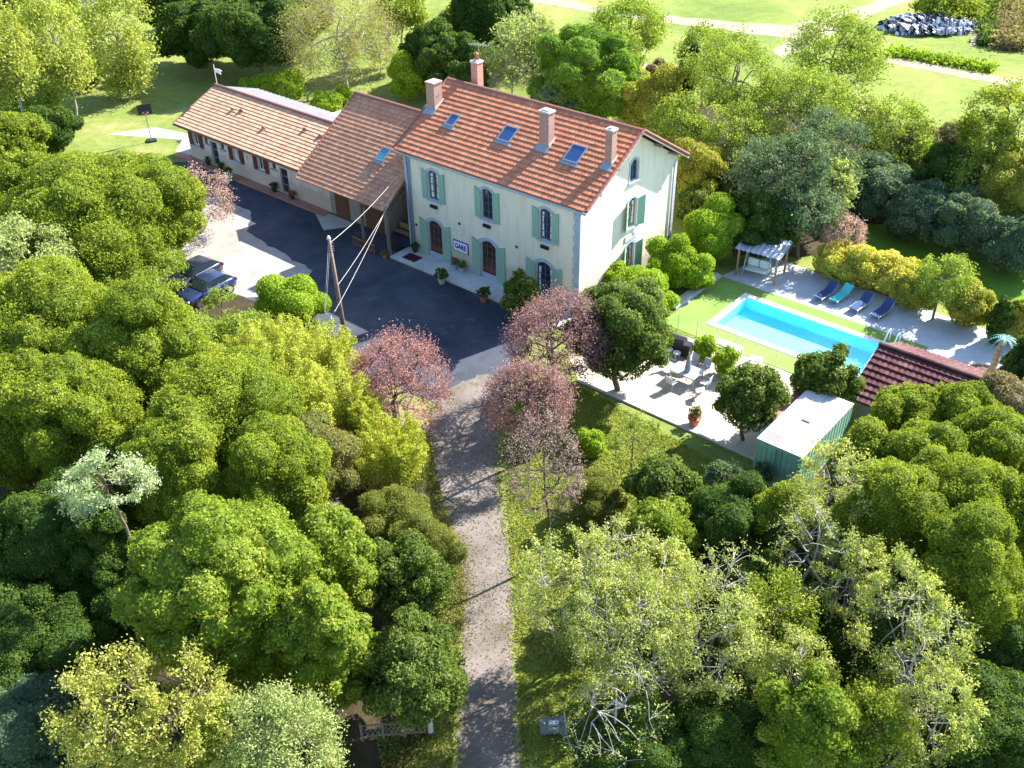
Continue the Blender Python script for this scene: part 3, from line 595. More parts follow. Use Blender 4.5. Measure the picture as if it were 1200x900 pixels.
def opening(parent, f, s, z0, w_, h, rise, name='window', shutter=None, shw=.5, depth=.2, surround=.16, frame=None, bars=(1, 3), sill=True, glassm=None, shopen=0.0, panel=None, cuts=None, shz=None):
    """f(s,z,d): wall coordinates, d outward"""
    g = lambda a, b, d: f(s+a, b, d)
    c = MB(); c.prism(arch(w_, h, rise, z0), g, -depth, .3); cuts.append(c.build('cut', None))
    p = MB(); p.prism(arch(w_-.02, h-.01, rise, z0+.005), g, -depth+.01, -depth+.03); pane = p.build(name, glassm or M['pane'], parent)
    fr = MB(); t = .07; o_ = arch(w_-.02, h-.01, rise, z0+.005); i_ = [((x/abs(x)*(abs(x)-t) if abs(x) > t else x), (y-t if y > z0+.2 else y)) for x, y in o_]
    fr.band(o_, i_, g, -depth+.03, -depth+.09)
    def bx(x0, x1, y0, y1, d0, d1): fr.prism([(x0, y0), (x1, y0), (x1, y1), (x0, y1)], g, d0, d1)
    bx(-w_/2+.08, w_/2-.08, z0+.01, z0+.10, -depth+.03, -depth+.085)
    for i in range(1, bars[0]+1): x = -w_/2+w_*i/(bars[0]+1); bx(x-.035, x+.035, z0+.1, z0+h-.1, -depth+.03, -depth+.08)
    for i in range(1, bars[1]+1): y = z0+h*i/(bars[1]+1); bx(-w_/2+.08, w_/2-.08, y-.02, y+.02, -depth+.03, -depth+.07)
    if panel: bx(-w_/2+.08, w_/2-.08, z0+.1, z0+panel, -depth+.03, -depth+.06)
    fr.build('frame', frame or M['blueframe'], pane)
    if name == 'window' and bars[0] and int(s*7+z0*3) % 3 != 1:
        cu = MB(); cw = w_*(.16 if int(s*3) % 2 else .24)
        for sg in (-1, 1): cu.prism([(sg*(w_/2-.09), z0+.12), (sg*(w_/2-.09-cw), z0+.12), (sg*(w_/2-.09-cw*.7), z0+h*.6), (sg*(w_/2-.09-cw), z0+h-rise-.1), (sg*(w_/2-.09), z0+h-rise-.1)], g, -depth+.031, -depth+.036)
        cu.build('curtain', M['cushion'], pane)
    if surround:
        sr_ = MB(); sr_.band(arch(w_, h, rise, z0, ex=surround), arch(w_, h, rise, z0, ex=.004), g, -.05, .035); sr_.build('surround', M['stone'], pane)
    if sill:
        sl_ = MB(); sl_.prism([(-w_/2-.2, z0-.13), (w_/2+.2, z0-.13), (w_/2+.2, z0-.005), (-w_/2-.2, z0-.005)], g, -.05, .12); sl_.build('sill', M['stone'], pane)
    if shutter:
        for sg in (-1, 1):
            sh = MB(); hx = sg*(w_/2+.07); hz0, hz1 = (shz or (z0-.04, z0+h-rise+.02)); hh = hz1-hz0
            for k in range(5):                                   # planks following the arch
                a0, a1 = k*shw/5+.004, (k+1)*shw/5-.004; top = hz1+rise*(k+.5)/5*.9
                ca, sa = math.cos(shopen), math.sin(shopen)
                sh.prism([(a0, hz0), (a1, hz0), (a1, top), (a0, top)], lambda a, b, d, hx=hx, sg=sg: g(hx+sg*(a*ca), b, .05+a*sa+d), 0, .035)
            for zz in (hz0+.2, hz0+hh*.5, hz1-.2):
                sh.prism([(.02, zz), (shw-.02, zz), (shw-.02, zz+.08), (.02, zz+.08)], lambda a, b, d, hx=hx, sg=sg: g(hx+sg*(a*ca), b, .085+a*sa+d), 0, .02)
            sh.build('shutter', shutter, pane)
    return pane

# ------------------------------------------------------------------ main house
HW, HD, HE, HR, SLOPE = 15.22, 10.78, 7.6, 10.98, (10.98-7.6)/5.715
house = empty('station_house', (OX, OY, 0), 'tall cream house with green shutters, four chimneys and the word on a white sign', 'house', rz=TH)
wl = MB(); wl.prism([(0, -.3), (HD, -.3), (HD, 7.5), (HD/2, 7.5+SLOPE*HD/2-.02), (0, 7.5)], lambda a, b, d: (d, a, b), 0, HW)
wall = wl.build('wall', M['render'], house)
front = lambda s, z, d: (s, -d, z); gab = lambda s, z, d: (HW+d, s, z)
cuts = []
for s in (2.7, 7.6, 12.5):
    opening(house, front, s, 4.6, .95, 2.15, .22, shutter=M['green'], shw=.52, cuts=cuts, bars=(1, 3), frame=M['blueframe'])
for s in (2.6, 7.6, 12.4):
    gd = s == 12.4
    opening(house, front, s, .16, 1.3, 2.85, .34, name='door' if not gd else 'window', shutter=M['green'], shw=.76, cuts=cuts, surround=.22, bars=(2 if not gd else 1, 5), frame=M['wood'] if not gd else M['blueframe'], panel=.8 if not gd else None, sill=False)
opening(house, gab, 5.55, 7.5, .85, 1.45, .3, cuts=cuts, bars=(1, 2), surround=.14)
opening(house, gab, 5.6, 4.25, .95, 2.05, .22, shutter=M['green'], shw=.55, cuts=cuts, bars=(1, 2), shopen=.45, frame=M['tanwood'])
opening(house, gab, 5.6, 1.1, .95, 2.0, .22, shutter=M['green'], shw=.55, cuts=cuts, bars=(1, 2), shopen=.45, frame=M['tanwood'])
bpy.context.view_layer.update()
for c in cuts: c.parent = house
bpy.context.view_layer.update()
boolean_cut(wall, cuts)
b = MB(); b.box(15.225, 15.28, 4.9, 6.3, 3.35, 3.75); b.build('wall_panel', M['kerbstone'], house)
for (u0, u1, v0, v1) in ((-.03, .34, -.04, .02), (HW-.42, HW+.015, -.045, .02)):
    b = MB()
    for k in range(19):
        ext = .10 if k % 2 else 0
        b.box(u0+(-ext if u0 > 5 else 0), u1+(ext if u0 < 5 else 0), v0, v1, .35+k*.375+.006, .35+(k+1)*.375-.006)
    b.build('quoins', M['stone'], house)
b = MB(); b.box(.35, HW-.45, -.035, .01, .1, .55); b.build('plinth', M['slabm'] if 'slabm' in M else M['stone'], house)
b = MB(); b.box(HW-.02, HW+.03, HD-.35, HD-.02, 0, 7.3); b.build('quoins', M['kerbstone'], house)
for u in (2.67, 7.55, 12.48):
    b = MB(); b.box(u-.32, u+.32, -.16, -.01, 4.02, 4.24, bev=.02); b.box(u-.26, u+.26, -.2, -.155, 4.06, 4.2); b.build('lamp_box', M['black'], house)
for u, z in ((5.0, 3.55), (10.1, 3.4), (10.1, 1.5), (.75, 2.2)):
    b = MB(); b.box(u-.09, u+.09, -.05, -.005, z-.1, z+.06); b.build('wall_vent', M['dark'], house)
b = MB(); b.tube([(.55, -.12, 7.35), (.5, -.09, 7.1), (.5, -.09, .3)], .055); b.tube([(.25, -.1, 7.2), (.25, -.1, .2)], .05); b.build('downpipe', M['zinc'], house, smooth=True)
b = MB(); b.tube([(HW+.08, HD-.45, 7.1), (HW+.08, HD-.45, .2)], .05); b.build('downpipe', M['zinc'], house, smooth=True)
b = MB(); b.tube([(-.6, -.40, 7.46), (HW+.6, -.40, 7.46)], .075); b.build('gutter', M['zinc'], house, smooth=True)
# sign with the writing
sg = MB(); sg.box(4.35, 5.75, -.06, -.012, 1.35, 2.2); sgn = sg.build('sign', M['navy'], house)
sg = MB(); sg.box(4.42, 5.68, -.075, -.055, 1.42, 2.13); sg.build('sign_face', M['enamel'], sgn)
tc_ = bpy.data.curves.new('t', 'FONT'); tc_.body = 'GARE'; tc_.size = .52; tc_.extrude = .008; tc_.align_x = 'CENTER'; tc_.align_y = 'CENTER'; tc_.offset = .014
to_ = bpy.data.objects.new('t', tc_); C.objects.link(to_); bpy.context.view_layer.update()
tm = bpy.data.meshes.new_from_object(to_.evaluated_get(bpy.context.evaluated_depsgraph_get())); bpy.data.objects.remove(to_)
tm.transform(Matrix.Translation((5.05, -.085, 1.775)) @ Matrix.Rotation(math.pi/2, 4, 'X') @ Matrix.Scale(.82, 4, (1, 0, 0)))
tm.materials.clear(); link('lettering', tm, M['navy'], sgn)
# roof
rf = roof_slope('roof', house, T_main, -.64, HW+.66, -.33, HE, HD/2, HR, .39, .26, .013, .06, 3)
rb_ = roof_slope('roof', house, T_main, -.64, HW+.66, HD+.33, HE, HD/2, HR, .39, .26, .013, .06, 4)
ridge_caps(rf, (-.66, HD/2, HR-.02), (HW+.68, HD/2, HR-.02), T_ridge)
for u in (-.64, HW+.66):
    for sgn_, (va, vb) in ((1, (-.33, HD/2)), (-1, (HD+.33, HD/2))):
        ridge_caps(rf, (u, va, HE+.06), (u, vb, HR+.04), T_ridge, .09, .36, 'verge_tiles')
for v in (1.2, 3.0, 7.7, 9.6): b = MB(); z = HE+SLOPE*((v+.33) if v < HD/2 else (HD+.33-v))-.34; b.box(HW+.005, HW+.62, v-.07, v+.07, z-.08, z+.08); b.build('roof_beam', M['woodpole'], house)
b = MB(); 
for va, vb in ((-.36, HD/2), (HD+.36, HD/2)): b.prism([(va, HE-.22), (vb, HR-.22), (vb, HR-.04), (va, HE-.04)], lambda a, q_, d: (d, a, q_), HW+.60, HW+.635)
b.build('bargeboard', M['cushion'], house)
def roofz(v): return HE+SLOPE*(v+.33)
def skylight(u, v, w_, h, parent, zf, mat, frame=M['steel']):
    sl_ = math.atan(SLOPE if zf is roofz else .664); cs, sn = math.cos(sl_), math.sin(sl_); z = zf(v)+.05
    f_ = lambda a, b_, d: (u+a, v+b_*cs-d*sn, z+b_*sn+d*cs)
    p = MB(); p.prism([(-w_/2+.06, -h/2+.06), (w_/2-.06, -h/2+.06), (w_/2-.06, h/2-.06), (-w_/2+.06, h/2-.06)], f_, .0, .10); o = p.build('skylight', mat, parent)
    o_ = [(-w_/2, -h/2), (w_/2, -h/2), (w_/2, h/2), (-w_/2, h/2), (-w_/2, -h/2)]; i_ = [(x*(1-.16/w_), y*(1-.16/h)) for x, y in o_]
    q_ = MB(); q_.band(o_, i_, f_, -.05, .14); q_.build('frame', frame, o)
    q_ = MB(); q_.prism([(-w_/2-.1, -h/2-.22), (w_/2+.1, -h/2-.22), (w_/2+.1, -h/2-.01), (-w_/2-.1, -h/2-.01)], f_, .0, .05); q_.build('flashing', M['lead'], o)
for u, v, w_, h in ((2.34, 2.6, .8, 1.0), (7.14, 2.75, 1.1, 1.25), (12.65, 2.75, 1.15, 1.35)): skylight(u, v, w_, h, rf, roofz, M['skyglass'])
def chimney(parent, u, v, w_, d, ztop, zb, cap=True, flash=True, cowl=False):
    b = MB(); b.box(u-w_/2, u+w_/2, v-d/2, v+d/2, zb-.6, ztop); o = b.build('chimney', M['brick'], parent)
    b = MB(); b.box(u-w_/2-.06, u+w_/2+.06, v-d/2-.06, v+d/2+.06, ztop+.002, ztop+.12, bev=.015)
    if cap: b.box(u-w_/2+.1, u+w_/2-.1, v-d/2+.1, v+d/2-.1, ztop+.12, ztop+.2)
    b.build('chimney_cap', M['kerbstone'] if cap else M['brick'], o)
    if flash:
        b = MB(); b.prism([(v-d/2-.4, roofz(v-d/2-.4)+.09), (v-d/2, roofz(v-d/2)+.09), (v-d/2, roofz(v-d/2)+.16), (v-d/2-.4, roofz(v-d/2-.4)+.12)], lambda a, q_, dd: (dd, a, q_), u-w_/2-.12, u+w_/2+.12); b.build('flashing', M['lead'], o)
        b = MB()
        for sx in (-1, 1): b.prism([(v-d/2, roofz(v-d/2)+.08), (v+d/2+.1, roofz(v+d/2+.1)+.08), (v+d/2+.1, roofz(v+d/2+.1)+.2), (v-d/2, roofz(v-d/2)+.3)], lambda a, q_, dd: (dd, a, q_), u+sx*(w_/2+.03)-.02, u+sx*(w_/2+.03)+.02)
        b.build('mortar_fillet', M['kerbstone'], o)
    if cowl:
        b = MB(); b.lathe([(.14, 0), (.13, .3), (.17, .32), (.17, .38), (.02, .5)], u, v, ztop+.2); b.build('chimney_pot', M['terracotta'], o, smooth=True)
    return o
chimney(rf, .0, 3.3, .75, .8, 11.35, 9.3, cap=False)
chimney(rf, 10.2, 2.95, .75, .6, 11.6, 9.2)
chimney(rf, 15.15, 2.95, .5, .5, 11.55, 9.2)
ch4 = chimney(rf, .95, 6.7, .6, .6, 12.1, 9.8, flash=False, cowl=True)
b = MB(); b.tube([(1.15, 6.7, 12.0), (1.15, 6.7, 13.5)], .025); b.tube([(.5, 6.5, 13.35), (2.0, 6.95, 13.35)], .015)
for k in range(7): x = .6+k*.2; b.tube([(x, 6.3+k*.06, 13.35), (x, 6.75+k*.06, 13.35)], .01)
b.build('antenna', M['steel'], ch4)

# ------------------------------------------------------------------ middle barn with catslide roof
barn = empty('middle_house', (OX, OY, 0), 'lower building with a steep red tiled roof between the tall house and the long wing', 'building', rz=TH)
MU0, MU1, MV0, MZ0, MV1, MZ1 = -9.55, -.68, -2.3, 3.8, 4.4, 8.4
b = MB(); b.prism([(.5, -.3), (9.8, -.3), (9.8, 4.6), (4.4, 8.1), (.5, 5.45)], lambda a, q_, d: (d, a, q_), MU0+.3, -2.9); bw = b.build('wall', M['render_old'], barn)
b = MB(); b.prism([(3.4, -.3), (9.8, -.3), (9.8, 4.6), (4.4, 8.1), (3.4, 7.3)], lambda a, q_, d: (d, a, q_), -2.88, -.01); b.build('wall', M['render_old'], barn)
r2 = roof_slope('roof', barn, T_mid, MU0, -.05, MV0, MZ0, MV1, MZ1, .36, .22, .013, .055, 7)
roof_slope('roof', barn, T_mid, MU0, -.05, 11.0, 3.9, MV1, MZ1, .36, .22, .013, .055, 8)
ridge_caps(r2, (MU0, MV1, MZ1+.05), (-.7, MV1, MZ1+.05), T_ridge)
ridge_caps(r2, (MU0, MV0, MZ0+.06), (MU0, MV1, MZ1+.05), T_ridge, .08, .36, 'verge_tiles')
skylight(-3.16, .97, .85, 1.15, r2, lambda v: MZ0+(MZ1-MZ0)/(MV1-MV0)*(v-MV0)+.02, M['midglass'])
for u in (-3.0, -.35):
    b = MB(); b.box(u-.09, u+.09, -1.9, -1.72, 0, 3.5); b.build('post', M['woodpole'], barn)
    b = MB(); b.tube([(u, -1.8, 2.9), (u, .4, 4.6)], .06, 4); b.build('brace', M['woodpole'], barn)
b = MB(); b.box(-9.1, -.2, -1.92, -1.7, 3.51, 3.68); b.build('beam', M['woodpole'], barn)
for u0, u1 in ((-8.6, -7.2), (-5.2, -3.4)):
    b = MB(); 
    for k in range(7): b.box(u0+(u1-u0)*k/7+.01, u0+(u1-u0)*(k+1)/7-.01, .42, .47, .05, 2.3)
    b.box(u0-.08, u1+.08, .44, .495, 0, 2.38); d_ = b.build('door', M['wood'], barn)
    b = MB(); b.box(u1-.25, u1-.12, .38, .42, 1.05, 1.1); b.build('handle', M['black'], d_)
ob = tag(None or MB().__class__().__init__() or empty('wooden_bench', P(-1.75, 1.0), 'brown slatted bench in the dark porch beside the tall house', 'bench', rz=TH))
b = MB(); [b.box(-.9, .9, -.25+k*.13, -.15+k*.13, .42, .46) for k in range(4)]; b.build('seat', M['tanwood'], ob)
b = MB(); [b.box(-.9, .9, .3, .34, .55+k*.16, .66+k*.16) for k in range(3)]; b.build('backrest', M['tanwood'], ob)
for x in (-.8, .8): b = MB(); b.box(x-.03, x+.03, -.24, -.18, 0, .42); b.box(x-.03, x+.03, .26, .32, 0, 1.0); b.build('leg', M['black'], ob)
wb_ = empty('wheelie_bin', P(-.75, -.75), 'black wheelie bin at the left corner of the tall house', 'bin', rz=TH)
b = MB(); b.prism([(-.25, 0), (.25, 0), (.3, .95), (-.3, .95)], lambda a, q_, d: (a, d, q_), -.3, .3); b.build('body', M['dark'], wb_)
b = MB(); b.box(-.33, .33, -.35, .35, .955, 1.03, bev=.02); b.build('lid', M['dark'], wb_)
for x in (-.24, .24): b = MB(); b.tube([(x-.03, .3, .1), (x+.03, .3, .1)], .1, 12); b.build('wheel', M['tyre'], wb_)
fc = empty('low_fence', P(-2.6, -2.35), 'low dark wooden fence in front of the porch', 'fence', rz=TH)
b = MB(); b.box(-1.1, 1.3, -.03, .03, .75, .83); b.box(-1.1, 1.3, -.03, .03, .25, .32); b.build('rail', M['woodpole'], fc)
b = MB(); [b.box(-1.05+k*.2, -.95+k*.2, -.02, .02, .05, .9) for k in range(12)]; b.build('slats', M['wood'], fc)

# ------------------------------------------------------------------ long wing
wing = empty('wing_house', (OX, OY, 0), 'long low cottage with pale pink tiles and brown shutters at the left end', 'house', rz=TH)
WU0, WU1 = -28.3, -9.6
b = MB(); b.prism([(.45, -.3), (8.2, -.3), (8.2, 3.7), (4.4, 5.05), (.45, 3.4)], lambda a, q_, d: (d, a, q_), WU0+.45, -9.2); ww = b.build('wall', M['render_wing'], wing)
wf = lambda s, z, d: (s, .45-d, z); cuts = []
for s in (-26.6, -20.9, -17.6): opening(wing, wf, s, 1.35, .85, 1.15, 0, shutter=M['shutter_red'], shw=.5, cuts=cuts, surround=0, bars=(1, 0), frame=M['white'])
for s in (-25.1, -22.8, -15.9): opening(wing, wf, s, 1.95, .42, .55, 0, cuts=cuts, surround=0, bars=(0, 0), frame=M['shutter_red'])
for s in (-24.1, -14.75): opening(wing, wf, s, .12, .95, 2.15, 0, name='door', cuts=cuts, surround=0, bars=(0, 2), frame=M['slate'] if 'slate' in M else M['zinc'], sill=False)
for c in cuts: c.parent = wing
bpy.context.view_layer.update(); boolean_cut(ww, cuts)
r3 = roof_slope('roof', wing, T_wing, WU0, WU1, -.4, 3.2, 4.4, 5.3, .36, .28, .035, .05, 9)
ridge_caps(r3, (WU0, 4.4, 5.36), (WU1, 4.4, 5.36), T_ridge, .12)
ridge_caps(r3, (WU0, -.4, 3.24), (WU0, 4.4, 5.33), T_ridge, .07, .36, 'verge_tiles')
mcg = plain('grey_fibre_cement', (.16, .15, .165), .85, var=.2, scale=1.5)
b = MB(); nn_ = 120; us = np.linspace(WU0+.2, -10.0, nn_+1)
for i in range(nn_):
    h0, h1 = (.03*math.sin(i*1.57), .03*math.sin((i+1)*1.57)); z_ = lambda v: 5.28-(v-4.45)*.32
    b.bm.faces.new([b.bm.verts.new(c_) for c_ in ((us[i], 4.5, z_(4.5)+h0), (us[i+1], 4.5, z_(4.5)+h1), (us[i+1], 8.6, z_(8.6)+h1), (us[i], 8.6, z_(8.6)+h0))])
b.build('rear_roof', mcg, wing)
b = MB(); b.box(-17.0, -9.4, 6.4, 9.2, 0, 4.25); b.build('rear_wall', M['white'], wing)
b = MB(); b.tube([(WU0, -.47, 3.13), (WU1, -.47, 3.13)], .07); b.build('gutter', M['wood'], wing)
for u, v in ((-23.6, 2.6), (-22.6, 2.75), (-18.6, 1.9), (-14.6, 3.0), (-12.6, 2.9)):
    z = 3.2+.4375*(v+.4)+.05; b = MB(); b.tube([(u-.12, v, z), (u-.08, v, z+.12), (u+.1, v, z+.16), (u+.2, v-.02, z+.05)], .09, 8); b.build('roof_vent', T_ridge, r3, smooth=True)
b = MB(); b.box(-19.6, -19.4, .3, .44, 1.9, 2.15); b.build('wall_lamp', M['white'], wing)
wv_ = empty('weather_vane', P(-28.0, 4.4, 5.45), 'small white weather vane on the far left ridge end of the pink roof', 'weather vane', rz=TH)
b = MB(); b.tube([(0, 0, 0), (0, 0, 1.7)], .03); b.build('pole', M['white'], wv_)
b = MB(); b.prism([(0, 1.1), (.9, 1.0), (.85, 1.25), (1.15, 1.35), (.8, 1.45), (.1, 1.4)], lambda a, q_, d: (a, d, q_), -.015, .015); b.build('vane', M['white'], wv_)

# ------------------------------------------------------------------ potted plants
def pot_plant(u, v, r, h, label, kind='laurel', potmat='terracotta', plant=.45, z0=0.0, name='potted_plant'):
    t = empty(name, P(u, v, z0), label, 'potted plant', 'potted plants by the walls', rz=TH)
    b = MB(); b.lathe([(r*.65, 0), (r*.95, h*.85), (r*1.08, h*.86), (r*1.08, h), (r*.9, h), (r*.88, h*.9)]); pt = b.build('pot', M[potmat], t, smooth=False)
    SEED[0] += 1; rng = np.random.default_rng(SEED[0]); D_ = dist(P(u, v, h))
    co, q, tt, ex = dome_crown(rng, plant, plant*.9, 1.6*D_/F, nl=5, amp=.3, nk=10, core=.6, spread=1.2); L_ = np.array([0, 0, h+plant*.7])
    link('foliage', quads_mesh('foliage', co+L_, q, tt, (ex[0]+L_, ex[1], ex[2])), LM[kind], t)
pot_plant(-20.8, -.75, .34, .55, 'large white pot with a dark plant at the edge of the red paving', 'dark', 'white', .38, .10)
pot_plant(-25.0, .15, .2, .3, 'small dark potted plant left of the left cottage door', 'dark', 'dark', .28, .10)
pot_plant(-23.1, .15, .2, .3, 'small dark potted plant right of the left cottage door', 'dark', 'dark', .28, .10)
pot_plant(-15.9, .12, .22, .3, 'dark potted shrub under the tiny window left of the right cottage door', 'dark', 'dark', .34, .10)
pot_plant(-13.6, .1, .2, .3, 'reddish potted plant right of the right cottage door', 'plum', 'dark', .32, .10)
pot_plant(.75, -.35, .2, .3, 'small pot at the foot of the wall by the downpipe of the tall house', 'dark', 'dark', .3, .13)
pot_plant(4.7, -.4, .25, .35, 'brown potted plant below the white sign', 'brown', 'stone', .32, .13)
pot_plant(5.4, -.42, .25, .35, 'greyish potted plant between the white sign and the second door', 'olive', 'stone', .3, .13)
pot_plant(5.3, -2.35, .28, .4, 'leafy plant in a pale pot on the asphalt before the white sign', 'dark', 'kerbstone', .5, .0)
pot_plant(9.2, -2.4, .28, .4, 'leafy plant in a terracotta pot on the asphalt before the second door', 'dark', 'terracotta', .48, .0)
pot_plant(27.1, -5.2, .36, .5, 'round terracotta pot with dry grass on the gravel terrace edge', 'brown', 'terracotta', .42, .02)
pot_plant(-.5, -2.2, .2, .3, 'small reddish pot on the asphalt by the corner of the house terrace', 'olive', 'terracotta', .25, .0)
dm = empty('door_mat', P(1.2, -1.1, .135), 'dark red door mat on the left end of the pale terrace', 'door mat', rz=TH)
b = MB(); b.box(-.6, .6, -.42, .42, 0, .02, bev=.005); b.build('mat', plain('mat', (.05, .015, .02), .95), dm)
b = MB(); b.band([(-.62, -.44), (.62, -.44), (.62, .44), (-.62, .44), (-.62, -.44)], [(-.55, -.37), (.55, -.37), (.55, .37), (-.55, .37), (-.55, -.37)], lambda a, q_, d: (a, q_, d), .0, .026); b.build('rim', M['dark'], dm)

# ------------------------------------------------------------------ pool
pool = empty('swimming_pool', P(0, 0), 'long rectangular turquoise pool with a white stone edge set in a bright green lawn', 'swimming pool', rz=TH)
b = MB(); u0, u1, v0, v1 = POOL; zb = -.85
for poly in ([(u0, v0, zb), (u1, v0, zb), (u1, v1, zb), (u0, v1, zb)], [(u0, v0, zb), (u0, v0, .0), (u1, v0, .0), (u1, v0, zb)], [(u0, v1, zb), (u1, v1, zb), (u1, v1, 0), (u0, v1, 0)],
             [(u0, v0, zb), (u0, v1, zb), (u0, v1, 0), (u0, v0, 0)], [(u1, v0, zb), (u1, v0, 0), (u1, v1, 0), (u1, v1, zb)]):
    b.bm.faces.new([b.bm.verts.new(c_) for c_ in poly])
b.build('basin', M['liner'], pool)
b = MB(); b.bm.faces.new([b.bm.verts.new(c_) for c_ in ((u0, v0, -.12), (u1, v0, -.12), (u1, v1, -.12), (u0, v1, -.12))]); wo = b.build('water', wm, pool)
if wo.data.polygons[0].normal.z < 0: wo.data.flip_normals()
b = MB(); e = .38
b.band([(u0-e, v0-e), (u1+e, v0-e), (u1+e, v1+e), (u0-e, v1+e), (u0-e, v0-e)], [(u0+.03, v0+.03), (u1-.03, v0+.03), (u1-.03, v1-.03), (u0+.03, v1-.03), (u0+.03, v0+.03)], lambda a, q_, d: (a, q_, d), -.04, .05); b.build('coping', M['coping'], pool)
ld = empty('pool_ladder', P(32.2, 9.1, .05), 'white curved handrail at the far right corner of the pool', 'handrail', rz=TH)
for x in (-.3, .3): b = MB(); b.tube([(x, .5, 0), (x, .5, .7), (x, .3, .95), (x, -.1, .9), (x, -.5, .3), (x, -.6, -.1)], .045, 10); b.build('rail', M['white'], ld, smooth=True)
b = MB(); b.box(-.28, .28, -.5, -.4, .18, .22); b.build('step', M['white'], ld)

# sun loungers
def lounger(u, v, rz, mat, label):
    t = empty('sun_lounger', P(u, v, .014), label, 'sun lounger', 'sun loungers along the pool deck', rz=TH+rz)
    b = MB(); b.prism([(-.95, .30), (.35, .32), (.95, .78), (.93, .84), (.33, .38), (-.95, .36)], lambda a, q_, d: (d, a, q_), -.3, .3); b.build('bed', mat, t)
    for sx in (-.31, .31): b = MB(); b.tube([(sx, -.95, .32), (sx, .35, .34), (sx, .95, .8)], .025, 6); b.build('frame', M['steel'], t)
    for sx in (-.28, .28):
        for yy in (-.8, .5): b = MB(); b.tube([(sx, yy, .31), (sx*1.1, yy-.05, 0)], .022, 6); b.build('leg', M['steel'], t)
for (x, y), m_, lb in (((967, 343), M['navyfab'], 'dark blue sun lounger left of the turquoise one'), ((985, 346), M['turq'], 'turquoise sun lounger among the dark ones beside the pool'),
                       ((1008, 356), M['navyfab'], 'dark blue sun lounger just right of the turquoise one'), ((1033, 364), M['navyfab'], 'rightmost dark blue sun lounger by the yellow hedge')):
    u, v = UV(G(x, y, .4)); lounger(u, v+.1, -.12, m_, lb)
# pergola with a swing bench
pg = empty('pool_shelter', P(21.6, 12.3, .01), 'small grey roofed shelter at the far left corner of the pool deck', 'shelter', rz=TH+.12)
for x in (-1.35, 1.35):
    for y, hh in ((-.95, 2.1), (.95, 2.35)): b = MB(); b.box(x-.06, x+.06, y-.06, y+.06, 0, hh); b.build('post', M['tanwood'], pg)
b = MB(); nn_ = 36
for i in range(nn_):
    a0, a1 = -1.6+3.2*i/nn_, -1.6+3.2*(i+1)/nn_; h0, h1 = .03*math.sin(i*1.57), .03*math.sin((i+1)*1.57)
    b.prism([(a0, h0), (a1, h1), (a1, h1+.012), (a0, h0+.012)], lambda a, q_, d: (a, d, 2.25+q_+d*.12), -1.2, 1.2)
b.build('roof', plain('blue_grey_sheet', (.42, .46, .52), .5, .3, var=.2, scale=2), pg)
sb = empty('swing_bench', P(21.5, 11.95, .01), 'white cushioned swing bench under the small roof by the pool', 'swing bench', rz=TH+.12)
b = MB(); b.box(-.8, .8, -.3, .3, .42, .55, bev=.04); b.build('seat', M['cushion'], sb)
for x in (-.41, .41): b = MB(); b.box(x-.38, x+.38, .22, .36, .58, 1.15, bev=.05); b.build('cushion', M['cushion'], sb)
for x in (-.85, .85): b = MB(); b.tube([(x, -.3, .5), (x, 0, 1.95), (x, .3, .5)], .025, 6); b.tube([(x, -.55, 0), (x, 0, 1.95), (x, .55, 0)], .03, 6); b.build('frame', M['steel'], sb)
# palm stump in its stone ring
st_ = empty('stone_ring', P(37.6, 9.7, .014), 'ring of pale stones round a leaning trunk on the pool deck', 'stone ring', rz=TH)
b = MB(); rnd = random.Random(3)
for k in range(16):
    a = k*math.pi/8; b.box(1.0*math.cos(a)-.19, 1.0*math.cos(a)+.19, .8*math.sin(a)-.13, .8*math.sin(a)+.13, 0, .2+rnd.uniform(0, .08), rz=a+1.57, bev=.03)
b.build('stones', M['kerbstone'], st_)
b = MB(); b.lathe([(.85, 0), (.8, .09), (.3, .13), (.02, .14)], 0, 0, 0, 14); b.build('soil', M['soil'], st_)
pl = empty('palm_tree', P(37.9, 9.6, .12), 'bare leaning palm trunk with a few drooping fronds in a stone ring', 'palm tree', rz=TH)
b = MB(); pts = [(0, 0, 0), (.1, .1, .8), (.05, .25, 1.6), (.2, .3, 2.4)]; pr = []
for i in range(18): t = i/17*3; k = min(2, int(t)); fz = t-k; pr.append(tuple(pts[k][j]*(1-fz)+pts[k+1][j]*fz for j in range(3)))
b.tube(pr, [.19-.03*i/17+(.03 if i % 2 else 0) for i in range(18)], 10); b.build('trunk', M['tanwood'], pl)
b = MB(); rnd = random.Random(8)
for k in range(9):
    a = k*.7; 
    for s in range(10):
        t = s/10; t2 = (s+1)/10; f_ = lambda t, w_: (.2+math.cos(a)*t*1.1+w_*math.sin(a)*.12, .3+math.sin(a)*t*1.1-w_*math.cos(a)*.12, 2.4+.5*t-1.1*t*t)
        b.bm.faces.new([b.bm.verts.new(c_) for c_ in (f_(t, 0), f_(t+.05, 1), f_(t2, .1))]); b.bm.faces.new([b.bm.verts.new(c_) for c_ in (f_(t, 0), f_(t2, -.1), f_(t+.05, -1))])
b.build('fronds', plain('frond', (.10, .30, .28), .6), pl)

